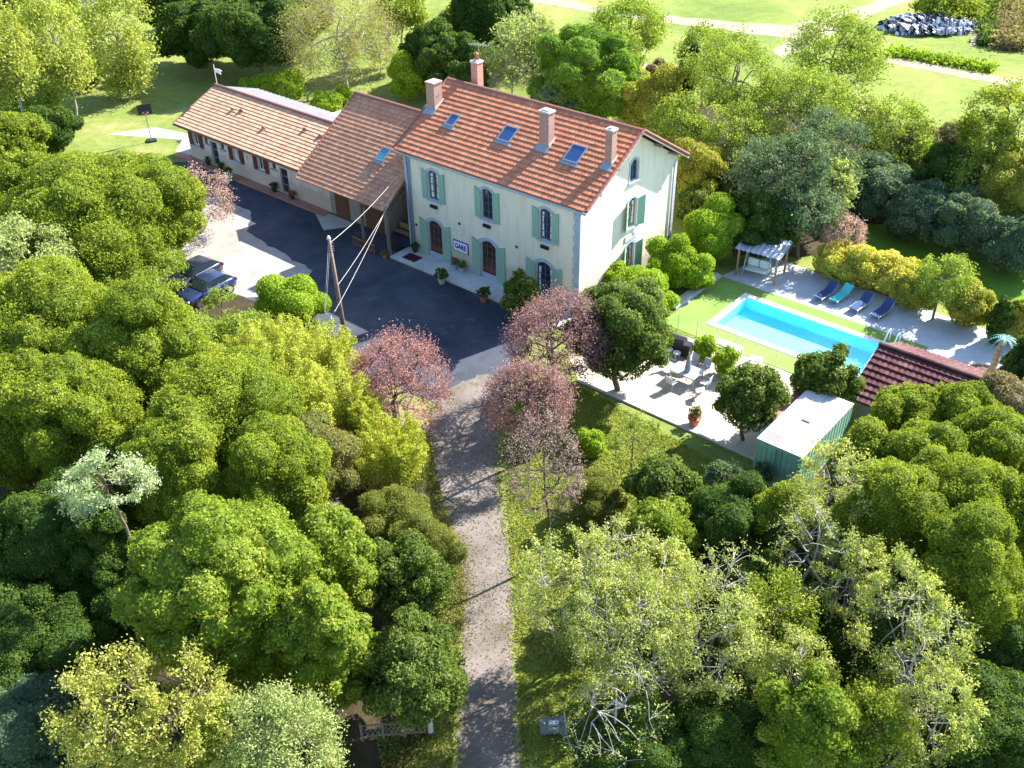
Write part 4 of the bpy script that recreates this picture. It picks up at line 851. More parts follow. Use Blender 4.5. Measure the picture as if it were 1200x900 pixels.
# ------------------------------------------------------------------ terrace furniture
def table(u, v, w_, d, label):
    t = empty('garden_table', P(u, v, .02), label, 'table', rz=TH)
    b = MB(); b.box(-w_/2, w_/2, -d/2, d/2, .72, .76, bev=.01); b.build('tabletop', M['greyfab'], t)
    b = MB(); b.box(-w_/2+.05, w_/2-.05, -d/2+.05, d/2-.05, .64, .72); b.build('apron', M['steel'], t)
    for x in (-w_/2+.08, w_/2-.08):
        for y in (-d/2+.08, d/2-.08): b = MB(); b.box(x-.03, x+.03, y-.03, y+.03, 0, .66); b.build('leg', M['steel'], t)
def chair(u, v, rz, label, mat='greyfab', tilt=0, loc=None, name='garden_chair'):
    t = empty(name, P(u, v, .02), label, 'chair', 'metal chairs on the gravel terrace', rz=TH+rz)
    if tilt: t.rotation_euler = (tilt, 0, TH+rz); t.location.z = .28
    b = MB(); b.box(-.24, .24, -.24, .24, .42, .45, bev=.01); b.build('seat', M[mat], t)
    b = MB(); b.prism([(.22, .47), (.25, .47), (.34, .95), (.31, .95)], lambda a, q_, d: (d, a, q_), -.23, .23); b.build('backrest', M[mat], t)
    for x in (-.22, .22):
        for y in (-.22, .22): b = MB(); b.tube([(x, y, .42), (x*1.05, y*1.05, 0)], .016, 6); b.build('leg', M['steel'], t)
    for x in (-.25, .25): b = MB(); b.tube([(x, .28, .68), (x, -.2, .66), (x, -.23, .42)], .016, 6); b.build('armrest', M['steel'], t)
table(24.5, -1.9, 1.7, 1.2, 'square grey garden table in the middle of the gravel terrace')
table(25.3, 2.0, 1.1, .7, 'low pale table at the edge of the artificial lawn')
chair(23.2, -1.6, 1.5, 'grey chair on the left side of the garden table'); chair(24.2, -.6, .1, 'grey chair behind the garden table, nearer the dark tree')
chair(24.95, -.6, -.1, 'grey chair behind the garden table, nearer the pool'); chair(25.8, -1.9, -1.5, 'grey chair on the right side of the garden table')
chair(24.3, -3.1, 3.0, 'grey chair in front of the garden table'); chair(25.55, -3.35, 2.2, 'chair lying tipped over on the gravel', tilt=1.45)
pr_ = empty('garden_parasol', P(24.62, -2.0, .78), 'closed grey parasol standing up through the garden table', 'parasol', rz=TH)
b = MB(); b.tube([(0, 0, -.7), (0, 0, 1.3)], .025, 8); b.build('pole', M['steel'], pr_)
b = MB(); b.lathe([(.03, 1.25), (.09, 1.0), (.15, .55), (.2, .1), (.16, .05)], 0, 0, 0, 10); b.build('canopy', plain('slate_fabric', (.22, .24, .32), .9), pr_)
bq = empty('barbecue', P(22.5, .3, .02), 'black barbecue cabinet at the back of the gravel terrace', 'barbecue', rz=TH+.1)
b = MB(); b.box(-.9, .9, -.3, .3, .1, .9, bev=.02); b.build('cabinet', M['black'], bq)
b = MB(); b.prism([(-.3, .905), (.3, .905), (.26, 1.15), (0, 1.25), (-.26, 1.15)], lambda a, q_, d: (d, a, q_), -.5, .5); b.build('lid', M['dark'], bq)
for x in (-.8, .8): b = MB(); b.box(x-.05, x+.05, -.25, .25, 0, .1); b.build('foot', M['dark'], bq)
for i, (x, y) in enumerate(((784, 412), (793, 416))):
    u, v = UV(G(x, y, .3)); t = empty('garden_stool', P(u, v, .02), ['round white stool nearest the dark tree on the terrace', 'round white stool nearest the black barbecue'][i], 'stool', 'white stools on the terrace')
    b = MB(); b.lathe([(.2, .5), (.24, .52), (.24, .57), (.2, .6)], 0, 0, -.1, 14); b.build('seat', M['white'], t)
    for k in range(3): b = MB(); a = k*2.09; b.tube([(.1*math.cos(a), .1*math.sin(a), .42), (.2*math.cos(a), .2*math.sin(a), 0)], .02, 6); b.build('leg', M['white'], t)
for i, (x, y, lb) in enumerate(((885, 423, 'white plastic box stool on the turf right of the other boxes'), (862, 411, 'white plastic box stool between two others on the turf'), (846, 404, 'leftmost white plastic box stool on the turf'))):
    u, v = UV(G(x, y, .2)); t = empty('box_stool', P(u, v, .016), lb, 'stool', 'white boxes on the turf', rz=TH+.2)
    b = MB(); b.box(-.38, .38, -.3, .3, .30, .38, bev=.02); b.build('top', M['cushion'], t)
    for xx in (-.3, .3): b = MB(); b.box(xx-.05, xx+.05, -.25, .25, 0, .3); b.build('leg', M['cushion'], t)
# wire pool fence
pf = empty('pool_fence', P(19.9, 2.62, 0), 'thin wire fence with slim posts between terrace and pool lawn', 'fence', rz=TH)
for k in range(8): b = MB(); b.tube([(1.2+k*1.35, 0, 0), (1.2+k*1.35, 0, 1.15)], .025, 6); b.build('post', M['steel'], pf)
b = MB()
for z in (.2, .65, 1.1): b.tube([(1.2, 0, z), (10.65, 0, z)], .008, 4)
b.build('wires', M['steel'], pf)
kb = MB(); kb.box(19.6, 31.3, -5.95, -5.8, 0, .12, bev=.02); kb.box(19.05, 19.7, 4.6, 10.4, 0, .2, bev=.03); tag(kb.build('kerb', M['kerbstone'], None, (OX, OY, 0), TH), kind='structure')

# ------------------------------------------------------------------ container and shed
cn = empty('shipping_container', P(31.75, -7.25), 'green corrugated container with a white roof at the end of the gravel terrace', 'container', rz=TH-.0)
CW, CL, CHh = 2.42, 5.7, 2.55
b = MB(); N_ = 30
def corr(a, n=30): return .03*(1 if (int(a) % 2) else 0)
for side in (0, 1):
    x = CW if side else 0
    for i in range(N_):
        y0, y1 = .08+(CL-.16)*i/N_, .08+(CL-.16)*(i+1)/N_; dd = .018 if i % 2 else 0; s_ = 1 if side else -1
        b.box(min(x-.06*s_, x-dd*s_), max(x-.06*s_, x-dd*s_), y0, y1, .15, CHh-.1)
b.box(.02, CW-.02, CL-.05, CL-.01, .15, CHh-.1)
b.build('wall', M['greenmetal'], cn)
b = MB()
for x in (0, CW-.1):
    for y in (0, CL-.1): b.box(x, x+.1, y, y+.1, 0, CHh)
for z in (.02, CHh-.13):
    for y in (-.002, CL-.098): b.box(.1, CW-.1, y, y+.1, z, z+.12)
    for x in (-.002, CW-.098): b.box(x, x+.1, .1, CL-.1, z, z+.12)
b.build('frame', M['greenmetal'], cn)
for s in (0, 1):
    b = MB(); x0 = .11+s*1.105; b.box(x0, x0+1.09, .01, .05, .15, CHh-.14)
    for k in range(4): b.box(x0+.08+k*.26, x0+.2+k*.26, -.012, .012, .25, CHh-.25)
    d_ = b.build('door', M['greenmetal'], cn); b = MB(); b.tube([(x0+(.95 if not s else .14), -.035, .15), (x0+(.95 if not s else .14), -.035, CHh-.15)], .02, 6); b.build('lock_rod', M['greenmetal'], d_)
mwr = groundmat('whitewashed_roof', [(.3, (.50, .48, .46)), (.6, (.64, .62, .60))], .5, 2, 20, .15, k2=.2, spots=((.34, .20, .16), 1.5, .66), rough=.6)
b = MB(); b.box(-.03, CW+.03, -.03, CL+.03, CHh+.003, CHh+.05, bev=.01); rfc = b.build('roof', mwr, cn)
b = MB()
for k in range(4): b.box(.1, .95, .25+k*.17, .34+k*.17, CHh+.052, CHh+.062)
b.build('rust_strips', M['red'], rfc)
b = MB(); b.box(1.0, 1.45, 2.7, 2.85, CHh+.05, CHh+.13, bev=.02); b.build('hatch', M['steel'], rfc)
b = MB(); b.box(-.7, -.05, 2.6, 5.7, 2.0, 2.06); [b.box(-.66+k*.15, -.6+k*.15, 2.6, 5.7, 2.06, 2.09) for k in range(4)]; b.build('side_awning', M['red'], cn)
ch_ = chair(34.9, -3.4, .6, 'white plastic chair beside the long side of the container', 'white', name='plastic_chair')
shd = empty('tiled_shed', P(0, 0), 'outbuilding with a dark red tiled roof beside the right end of the pool', 'shed', rz=TH)
b = MB(); b.prism([(-.1, -.3), (5.9, -.3), (5.9, 2.3), (2.9, 3.55), (-.1, 2.3)], lambda a, q_, d: (d, a, q_), 33.9, 41.6); b.build('wall', M['render_old'], shd)
r5 = roof_slope('roof', shd, T_shed, 33.45, 42.0, -.6, 2.15, 2.9, 3.7, .45, .30, .03, .09, 21)
roof_slope('roof', shd, T_shed, 33.45, 42.0, 6.2, 2.2, 2.9, 3.7, .42, .30, .06, .09, 22)
ridge_caps(r5, (33.4, 2.9, 3.76), (42.0, 2.9, 3.76), T_shed, .12)
b = MB(); b.prism([(-.65, 2.0), (2.9, 3.55), (2.9, 3.72), (-.65, 2.17)], lambda a, q_, d: (d, a, q_), 33.38, 33.43); b.build('bargeboard', M['white'], shd)
b = MB(); b.box(35.4, 36.3, -.16, -.105, .05, 2.0); b.build('door', M['wood'], shd)

# ------------------------------------------------------------------ parked cars
def car(u, v, rz, col, label):
    t = empty('parked_car', P(u, v), label, 'car', 'dark cars parked beside the courtyard', rz=TH+rz)
    L, W_ = 4.1, 1.72; mp = carpaint(col)
    xs = [-2.05, -2.0, -1.8, -1.3, -.75, -.2, .5, 1.1, 1.55, 1.9, 2.03]
    top = [.55, .78, .86, .92, 1.0, 1.02, 1.02, 1.02, 1.0, .9, .6]; hw = [.62, .74, .80, .84, .86, .86, .86, .85, .82, .76, .66]; bot = [.38, .25, .22, .2, .2, .2, .2, .2, .22, .28, .4]
    b = MB(); rings = []
    for x, z1, h, z0 in zip(xs, top, hw, bot):
        prof = [(-h*.92, z0), (-h, z0+.15), (-h, (z0+z1)/2+.05), (-h*.95, z1-.06), (-h*.8, z1), (h*.8, z1), (h*.95, z1-.06), (h, (z0+z1)/2+.05), (h, z0+.15), (h*.92, z0)]
        rings.append([b.bm.verts.new((x, y, z)) for y, z in prof])
    for i in range(len(rings)-1):
        for k in range(10): b.bm.faces.new((rings[i][k], rings[i][(k+1) % 10], rings[i+1][(k+1) % 10], rings[i+1][k]))
    b.bm.faces.new(rings[0]); b.bm.faces.new(rings[-1][::-1]); b.build('body', mp, t, smooth=True)
    def green(name, mat, g, zt, z0=1.0):
        b = MB(); R_ = []
        for x, z, h in g: R_.append([b.bm.verts.new((x, y, zz)) for y, zz in ((-h, z0), (-h*.86, z), (-h*.7, z+.03), (h*.7, z+.03), (h*.86, z), (h, z0))])
        for i in range(len(R_)-1):
            for k in range(5): b.bm.faces.new((R_[i][k], R_[i][k+1], R_[i+1][k+1], R_[i+1][k]))
        b.bm.faces.new(R_[0]); b.bm.faces.new(R_[-1]); return b.build(name, mat, t, smooth=False)
    green('windows', M['carglass'], [(-.85, 1.0, .8), (-.2, 1.40, .78), (.4, 1.44, .78), (1.2, 1.38, .76), (1.75, 1.0, .74)], 1.4)
    b = MB(); R_ = []
    for x, z in ((-.12, 1.435), (.1, 1.465), (.4, 1.478), (.9, 1.462), (1.18, 1.425)): R_.append([b.bm.verts.new((x, y, z+(dz))) for y, dz in ((-.69, -.035), (-.55, 0), (.55, 0), (.69, -.035))])
    for i in range(4):
        for k in range(3): b.bm.faces.new((R_[i][k], R_[i][k+1], R_[i+1][k+1], R_[i+1][k]))
    b.build('roof', mp, t, smooth=True)
    for x in (-1.3, 1.25):
        for y in (-.8, .8):
            b = MB(); b.tube([(x, y-.1, .31), (x, y+.1, .31)], .31, 18); wh = b.build('wheel', M['tyre'], t); b = MB(); yy = y+(.11 if y > 0 else -.11); b.tube([(x, yy-.005, .31), (x, yy+.005, .31)], .19, 12); b.build('rim', M['chrome'], wh)
    for y in (-.6, .6): b = MB(); b.box(-2.02, -1.9, y-.16, y+.16, .62, .76, bev=.03); b.build('headlight', M['enamel'], t)
    for y in (-.68, .68): b = MB(); b.box(1.93, 2.04, y-.1, y+.1, .65, .88, bev=.02); b.build('tail_light', M['red'], t)
    for y in (-.95, .95): b = MB(); b.box(-.75, -.58, y-.1, y+.1, 1.0, 1.12, bev=.03); b.build('mirror', mp, t)
car(-8.15, -12.9, math.pi/2+.1, (.02, .025, .04), 'dark grey parked car, farther of the two, half under the leaves')
car(-5.75, -13.6, math.pi/2+.05, (.02, .035, .10), 'dark blue parked car, nearer of the two, under overhanging branches')

# ------------------------------------------------------------------ poles and cables
pb = Vector((-10.24, 51.5, 0)); ptp = Vector((-10.45, 51.5, 7.4))
t = empty('utility_pole', pb, 'tall leaning wooden utility pole at the near edge of the courtyard', 'utility pole')
b = MB(); b.tube([(0, 0, 0), tuple((ptp-pb)*.5), tuple(ptp-pb)], [.16, .13, .1], 12); b.build('shaft', M['woodpole'], t, smooth=True)
b = MB(); b.tube([tuple(ptp-pb+Vector((0, 0, -.05))), tuple(ptp-pb+Vector((0, 0, .12)))], [.13, .05], 10); b.build('cap', M['white'], t, smooth=True)
b = MB(); 
for z in (.9, .75, .6, .4): q0 = ptp-pb-Vector((0, 0, z)); b.tube([q0-Vector((.02, .0, 0)), q0+Vector((.22, .05, .05))], .03, 6)
b.build('bracket', M['steel'], t)
p2 = Vector(G(394, 420, 0)); h2 = 3.1
t = empty('metal_post', p2, 'short grey metal post with a forked top left of the tall wooden pole', 'post')
b = MB(); b.tube([(0, 0, 0), (0, 0, h2)], [.07, .06], 8); b.build('shaft', M['steel'], t, smooth=True)
b = MB(); b.tube([(-.3, 0, h2+.25), (-.2, 0, h2), (.2, 0, h2), (.3, 0, h2+.25)], .035, 6); b.build('fork', M['steel'], t)
def cable(a, b_, sag, label, r=.013):
    a, b_ = Vector(a), Vector(b_); m = MB(); pts = [a+(b_-a)*k/16-Vector((0, 0, sag*4*(k/16)*(1-k/16))) for k in range(17)]
    o = m.build('cable', M['cushion'], None); tag(o, label, 'cable', 'cables strung from the wooden pole') if False else None
    bpy.data.objects.remove(o)
    m = MB(); m.tube([p-a for p in pts], r, 5); o = m.build('cable', M['kerbstone'], None, a); tag(o, label, 'cable', 'cables strung from the wooden pole')
cable(ptp-Vector((0, 0, .35)), P(-.1, -.6, 5.9), .25, 'highest pale cable from the wooden pole to the corner of the tall house')
cable(p2+Vector((.3, 0, h2+.2)), P(-.2, -.5, 5.5), .3, 'left one of two parallel pale cables rising from the short post to the house')
cable(pb+Vector((-.1, 0, 4.2)), P(-.1, -.45, 5.3), .3, 'right one of two parallel pale cables rising past the wooden pole to the house')
cable(ptp-Vector((.05, 0, .3)), p2+Vector((-.3, 0, h2+.2)), .05, 'steep pale cable from the pole top down to the short post')
cable(ptp-Vector((.0, 0, .5)), p2+Vector((-.25, -.1, h2+.1)), .12, 'thin second cable just right of the steep one from the pole top', .010)

# ------------------------------------------------------------------ far left: hoop, trampoline ; right: wood pile
hb = Vector(G(178, 166)); t = empty('basketball_hoop', hb, 'basketball hoop on a thin pole with a dark board on the concrete pad', 'basketball hoop', rz=.4)
b = MB(); b.tube([(0, 0, 0), (0, 0, 3.0)], .05, 8); b.build('pole', M['steel'], t)
b = MB(); b.box(-.6, .6, -.12, -.08, 2.6, 3.5, bev=.02); b.build('backboard', M['dark'], t)
b = MB(); pts = [(.25*math.cos(a*.523), -.4+.25*math.sin(a*.523), 2.85) for a in range(13)]; b.tube(pts, .02, 5, cap=False); b.build('hoop', M['red'], t)
b = MB(); b.box(-.45, .45, -.3, .5, 0, .18, bev=.04); b.build('base', M['dark'], t)
tp = Vector(G(92, 12)); t = empty('trampoline', tp, 'round trampoline with a dark net at the far left behind the tall pale trees', 'trampoline')
b = MB(); R_ = 2.3; pts = [(R_*math.cos(a*.2618), R_*math.sin(a*.2618), .8) for a in range(25)]; b.tube(pts, .09, 6, cap=False); b.build('rim', M['zinc'], t)
b = MB(); b.lathe([(R_-.1, 0), (R_-.12, .02)], 0, 0, .76, 24); b.build('mat', M['black'], t)
for k in range(6): b = MB(); a = k*1.047; b.tube([(R_*math.cos(a), R_*math.sin(a), 0), (R_*math.cos(a), R_*math.sin(a), 2.6)], .04, 6); b.build('net_post', M['zinc'], t)
t = empty('plastic_pile', G(1085, 34), 'heap of crumpled black and white plastic sheeting beside the far track', 'heap')
SEED[0] += 1; rng = np.random.default_rng(44)
iv, it = ico(5); K = unit(rng, 60); ff = knob(iv, K, .05, .35)*(1+.1*np.sin(iv[:, 0]*40+iv[:, 1]*9)); vv = iv*ff[:, None]*[5.0, 3.2, 1.5]; vv[:, 2] = np.maximum(vv[:, 2], -.1)
pm, pn, pbs = new_mat('plastic_sheet'); c_ = ramp(pn, noise(pn, .9, 6, .75, stretch=(3, 1, 1)), [(.49, (.015, .015, .02)), (.55, (.66, .67, .74))]); pn.links.new(c_, pbs.inputs['Base Color']); pbs.inputs['Roughness'].default_value = .35
link('sheeting', quads_mesh('sheeting', vv, np.zeros((0, 4), int), np.zeros(0), (vv[:0], it[:0], np.zeros(0))) if 0 else (lambda: (lambda me: (me.from_pydata(vv.tolist(), [], it.tolist()), me)[1])(bpy.data.meshes.new('sheeting')))(), pm, t)

# ------------------------------------------------------------------ bottom of the lane
def wood_post(px, py, h, label, r=.09, m_='white'):
    t = empty('gate_post', G(px, py), label, 'post'); b = MB(); b.tube([(0, 0, 0), (0, 0, h)], [r, r*.9], 8); b.build('shaft', M[m_], t); b = MB(); b.tube([(0, 0, h), (0, 0, h+.08)], [r*1.1, r*.4], 8); b.build('cap', M[m_], t)
wood_post(505, 858, 1.1, 'pale round gate post left of the lane near the bottom', .11, 'palepost' if 'palepost' in M else 'kerbstone')
ga, gb = Vector(G(425, 868)), Vector(G(500, 862)); t = empty('wire_fence', ga, 'rusty wire fence with thin rails ending at the pale gate post', 'fence')
b = MB(); d = gb-ga
for z in (.25, .9): b.tube([(0, 0, z), tuple(d+Vector((0, 0, z)))], .03, 5)
b.build('rail', M['woodpole'], t); b = MB()
for k in range(14): a = d*(k/14); c_ = d*min(1, (k+2)/14); b.tube([a+Vector((0, 0, .25)), c_+Vector((0, 0, .9))], .012, 3); b.tube([a+Vector((0, 0, .9)), c_+Vector((0, 0, .25))], .012, 3)
b.build('mesh', M['steel'], t); 
for k in range(3): b = MB(); b.tube([d*k/3, d*k/3+Vector((0, 0, 1.05))], .05, 6); b.build('post', M['woodpole'], t)
gpl = Vector(G(648, 858)); t = empty('gate_pillar', gpl, 'low grey block gate pillar with a letterbox right of the lane', 'gate pillar', rz=.05)
b = MB()
for r_ in range(4):
    for k in range(2): b.box(-.5+k*.5+.01, -.02+k*.5, -.12, .12, r_*.2+.005, r_*.2+.195)
b.build('blocks', plain('grey_block', (.16, .17, .18), .9), t)
b = MB(); b.box(.78, 1.3, -.3, .3, 0, .35, bev=.01); b.build('plinth', plain('dark_plinth', (.10, .11, .12), .9), t)
b = MB(); b.box(-.2, .2, -.34, -.13, .55, .95, bev=.02); lb_ = b.build('letterbox', M['zinc'], t); b = MB(); b.box(-.13, .13, -.352, -.338, .82, .86); b.build('slot', M['black'], lb_)

# ------------------------------------------------------------------ trees and bushes (x, y, half width as seen; height in metres)
g1, g2, g3 = 'dense round evergreen trees', 'pale thin-leaved trees', 'bamboo clumps'
DATA = [
 ('ash', 715, 70, 36, 8.0, 'light tree filling the gap between the pine and the tall light tree'),
 ('yellow', 742, 112, 30, 6.6, 'yellow-green tree touching the roof ridge right of the pine'),
 ('ash', 828, 66, 34, 8.0, 'airy light tree left of the tall airy one by the far track'),
 ('brown', 772, 92, 18, 3.2, 'low brownish thicket left of the dark cypress', 'bush'),
 ('pale', 1010, 150, 40, 6.0, 'pale green bush tree at the near edge of the meadow'),
 ('ash', 1140, 210, 36, 6.0, 'light green tree above the shaded lawn'),
 ('dark', 545, 100, 26, 5.0, 'dark bush hard behind the aerial chimney', 'bush'),
 ('shrub', 690, 520, 20, 1.6, 'low bright shrub alone in the grass below the gravel terrace', 'shrub'),
 ('olive', 700, 585, 34, 2.6, 'low olive bush in the grass beside the long grey limbs', 'bush'),

 ('olive', 545, 40, 34, 6.0, 'dull green bush between the two dark trees at the top edge', 'bush'),
 ('greygreen', 655, 130, 30, 6.0, 'grey-green tree hugging the back of the roof left of the pine'),
 ('ash', 905, 260, 22, 4.0, 'light green bush peeping out behind the roofed shelter', 'bush'),
 # left wood, back to front
 ('oak', 118, 262, 98, 9.0, 'huge yellow-green domed tree nearest the pink cottage shadow, upper left'),
 ('pale', 24, 305, 52, 8.5, 'pale large-leaved tree at the left edge below the biggest dome'),
 ('bush', 60, 152, 28, 4.0, 'small dark round tree at the edge of the sunny left lawn', 'tree'),
 ('oak', 10, 165, 38, 6.0, 'round green tree at the left edge beside the pale shrubs'),
 ('ash', 30, 118, 42, 4.5, 'pale wispy shrub below the row of tall pale trees', 'shrub'),
 ('oak', 30, 225, 45, 7.0, 'small yellow-green dome left of the huge dome'),
 ('oak', 62, 400, 92, 9.5, 'broad olive-green dome at the left edge, under the pale large-leaved tree'),
 ('oak', 165, 430, 84, 9.3, 'broad dome in the middle of the left wood, just left of the bamboo'),
 ('oak', 12, 500, 70, 9.0, 'half shaded dome at the left edge above the dark hollow'),
 ('oak', 110, 500, 72, 8.6, 'dome directly behind the silvery leaved tree'),
 ('oak', 262, 505, 88, 9.6, 'large smooth dome right in front of the tallest bamboo'),
 ('oak', 205, 575, 66, 9.0, 'dome between the silvery tree and the large light dome below it'),
 ('oak', 325, 570, 62, 8.5, 'dome beside the round bush with orange young leaves'),
 ('sparse', 160, 352, 42, 5.0, 'thin light green tree between the two biggest domes', 'tree'),
 ('ash', 215, 398, 50, 5.0, 'light feathery shrub below the parked cars', 'shrub'),
 ('ash', 285, 390, 42, 4.5, 'light feathery shrub right below the dark blue car', 'shrub'),
 ('sparse', 258, 352, 24, 3.4, 'thin sapling hanging over the dark blue car', 'shrub'),
 ('ash', 190, 320, 30, 4.0, 'light shrub just left of the parked cars', 'shrub'),
 ('bamboo', 330, 415, 52, 7.2, 'bright yellow-green bamboo in the middle of the thicket'),
 ('bamboo', 285, 425, 46, 7.0, 'bright bamboo at the left end of the thicket'),
 ('bamboo', 375, 412, 38, 6.4, 'bright bamboo at the foot of the wooden pole'),
 ('bamboo', 388, 462, 40, 6.6, 'bright bamboo left of the pink-mauve tree'),
 ('bamboo', 348, 470, 42, 7.4, 'bright bamboo nearest the large smooth dome'),
 ('hedge', 343, 354, 39, 3.2, 'clipped bright green rounded bush at the edge of the courtyard', 'bush'),
 ('plum', 458, 448, 76, 6.0, 'pink-mauve tree left of the lane, below the wooden pole'),
 ('mauve', 216, 238, 54, 5.5, 'pale mauve tree in front of the long cottage'),
 ('fern', 428, 490, 26, 5.0, 'dark shaded bamboo against the pink-mauve tree'),
 ('fern', 458, 520, 42, 5.6, 'feathery yellow-green bamboo left of the lane'),
 ('russet', 372, 545, 50, 6.0, 'round bush with orange young leaves', 'bush'),
 ('twiggy', 392, 610, 26, 4.0, 'dry grey twiggy shrub between the domes and the lane', 'shrub'),
 ('olive', 462, 612, 44, 3.4, 'low olive-green bush left of the lane', 'bush'),
 ('olive', 500, 650, 42, 3.6, 'olive-green bush leaning over the lane edge', 'bush'),
 ('laurel', 482, 690, 54, 5.0, 'dark narrow-leaved tree left of the lane, farther one'),
 ('laurel', 486, 790, 60, 6.0, 'dark narrow-leaved tree left of the lane above the gate post'),
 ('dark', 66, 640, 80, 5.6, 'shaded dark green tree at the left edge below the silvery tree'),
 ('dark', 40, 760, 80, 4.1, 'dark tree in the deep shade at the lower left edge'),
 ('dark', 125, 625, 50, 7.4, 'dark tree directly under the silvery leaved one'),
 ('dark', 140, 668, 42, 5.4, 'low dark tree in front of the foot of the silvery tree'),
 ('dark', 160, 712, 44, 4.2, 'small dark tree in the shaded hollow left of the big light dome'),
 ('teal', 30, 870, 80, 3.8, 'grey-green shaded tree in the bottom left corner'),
 ('bay', 278, 700, 108, 10.0, 'largest light-tipped dome at the lower left, above the pale yellow tree'),
 ('bay', 375, 765, 58, 8.0, 'round light-tipped tree left of the dark tree by the lane'),
 ('bay', 392, 665, 50, 8.2, 'yellow-green light-tipped tree just below the grey twiggy shrub'),
 ('silver', 122, 568, 54, 9.6, 'silvery pale tree standing out over the dark hollow on the left'),
 ('lime', 178, 855, 92, 8.5, 'pale yellow tree with open branches at the bottom left'),
 ('pale', 330, 880, 78, 7.5, 'pale green tree right of the pale yellow one at the bottom edge'),
 ('wild', 255, 880, 45, 6.5, 'light green tree between the pale yellow and pale green ones at the bottom edge'),
 # right of the lane
 ('dusky', 648, 400, 80, 7.6, 'dark pink-mauve tree in front of the right corner of the tall house'),
 ('dusky', 620, 468, 62, 6.6, 'dusky mauve tree over the right edge of the lane'),
 ('bareplum', 640, 552, 60, 9.0, 'almost bare purplish tree in the grass right of the lane'),
 ('laurel', 728, 392, 62, 7.0, 'dark glossy round tree between the house and the gravel terrace'),
 ('laurel', 612, 350, 26, 3.6, 'dark green shrub at the right end of the house terrace', 'bush'),
 ('sparse', 742, 520, 34, 4.0, 'thin young tree in the grass below the gravel terrace', 'tree'),
 ('laurel', 878, 468, 40, 5.0, 'dense dark round tree between terrace and container'),
 ('laurel', 962, 446, 38, 4.6, 'dark tree with brown tips behind the container by the pool'),
 ('shrub', 826, 410, 14, 2.0, 'small bright shrub at the pool fence nearest the barbecue', 'shrub'),
 ('shrub', 850, 425, 15, 2.0, 'small bright shrub at the pool fence near the dark round tree', 'shrub'),
 ('shrub', 753, 345, 36, 3.2, 'bright shrub under the gable windows of the tall house', 'bush'),
 ('shrub', 785, 312, 30, 3.2, 'bright shrub at the rear corner of the gable wall', 'bush'),
 ('hedge', 835, 275, 34, 4.4, 'tall green bush beside the small roofed shelter', 'bush'),
 ('shrub', 812, 318, 26, 2.8, 'bright low bush by the left end of the pool', 'bush'),
 ('shrub', 722, 330, 22, 2.6, 'bright shrub at the front corner of the gable wall', 'bush'),
 ('dark', 900, 262, 38, 5.0, 'dark bush right behind the small roofed shelter', 'bush'),
 # hedge behind the pool
 ('gold', 985, 308, 28, 2.6, 'golden-yellow hedge bush nearest the roofed shelter', 'bush'),
 ('gold', 1018, 316, 28, 2.7, 'golden-yellow hedge bush above the turquoise lounger', 'bush'),
 ('gold', 1052, 326, 27, 2.6, 'golden-yellow hedge bush above the rightmost dark lounger', 'bush'),
 ('yellow', 1075, 342, 24, 2.6, 'duller yellow-green hedge bush right of the golden ones', 'bush'),
 ('ash', 1104, 332, 34, 4.4, 'tall pale green bush in the hedge behind the pool', 'bush'),
 ('yellow', 1135, 358, 26, 3.0, 'yellow-green hedge bush right of the tall pale green one', 'bush'),
 ('dark', 1172, 378, 15, 3.4, 'small dark upright tree near the leaning palm'),
 ('yellow', 1192, 378, 22, 3.0, 'yellow-green bush at the right edge by the deck', 'bush'),
 ('dark', 1200, 440, 26, 4.0, 'dark green bush at the right edge below the palm', 'bush'),
 ('mauve', 988, 272, 28, 4.5, 'pale pinkish twiggy tree behind the golden hedge'),
 # right wood
 ('oak', 1060, 508, 46, 6.4, 'bright dome hiding the left half of the dark tiled shed'),
 ('oak', 1116, 504, 44, 6.4, 'bright dome hiding the right half of the dark tiled shed'),
 ('brown', 1172, 490, 42, 6.0, 'brownish-pink leaved tree at the right edge below the shed'),
 ('oak', 1015, 556, 44, 6.6, 'domed tree directly right of the container'),
 ('oak', 1080, 568, 52, 7.6, 'domed tree below the one that hides the shed'),
 ('oak', 922, 624, 50, 6.0, 'domed tree directly in front of the container doors'),
 ('oak', 1160, 560, 62, 8.2, 'domed tree at the right edge below the brownish one'),
 ('oak', 1115, 620, 68, 9.0, 'domed tree in the middle of the right-hand wood'),
 ('oak', 1040, 625, 62, 8.8, 'yellowest dome left of centre in the right-hand wood'),
 ('oak', 1195, 650, 60, 8.4, 'domed tree at the right edge, half in shade'),
 ('oak', 1130, 700, 62, 8.8, 'lowest of the smooth domes, right of the pale thin trees'),
 ('dark', 860, 622, 60, 5.4, 'dark rounded tree below the container'),
 ('bay', 772, 640, 50, 5.4, 'light-tipped bush tree left of the dark rounded one'),
 ('laurel', 780, 572, 42, 4.6, 'loose glossy bush with bare twigs below the gravel terrace', 'bush'),
 ('greygreen', 845, 565, 24, 3.6, 'grey-green shrub at the corner of the kerb', 'shrub'),
 ('greygreen', 893, 556, 13, 1.8, 'grey-green shrub before the container doors', 'shrub'),
 ('dark', 905, 700, 62, 4.6, 'dark tree under the dead-branched one'),
 ('dark', 740, 880, 70, 4.5, 'dark shaded tree at the bottom right of the lane'),
 ('dark', 840, 870, 62, 4.4, 'dark green tree at the bottom below the pale thin trees'),
 ('dark', 1010, 780, 60, 4.4, 'dark tree in the gap between two pale thin trees'),
 ('dark', 1190, 760, 60, 5.4, 'dark tree at the right edge under the domes'),
 ('dark', 1160, 870, 80, 5.0, 'dark tree in the bottom right corner'),
 ('robinia', 684, 690, 74, 6.8, 'pale thin-leaved tree whose twigs reach over the lane'),
 ('robinia', 775, 690, 60, 7.0, 'pale thin-leaved tree between the two broadest pale ones and the dead limbs'),
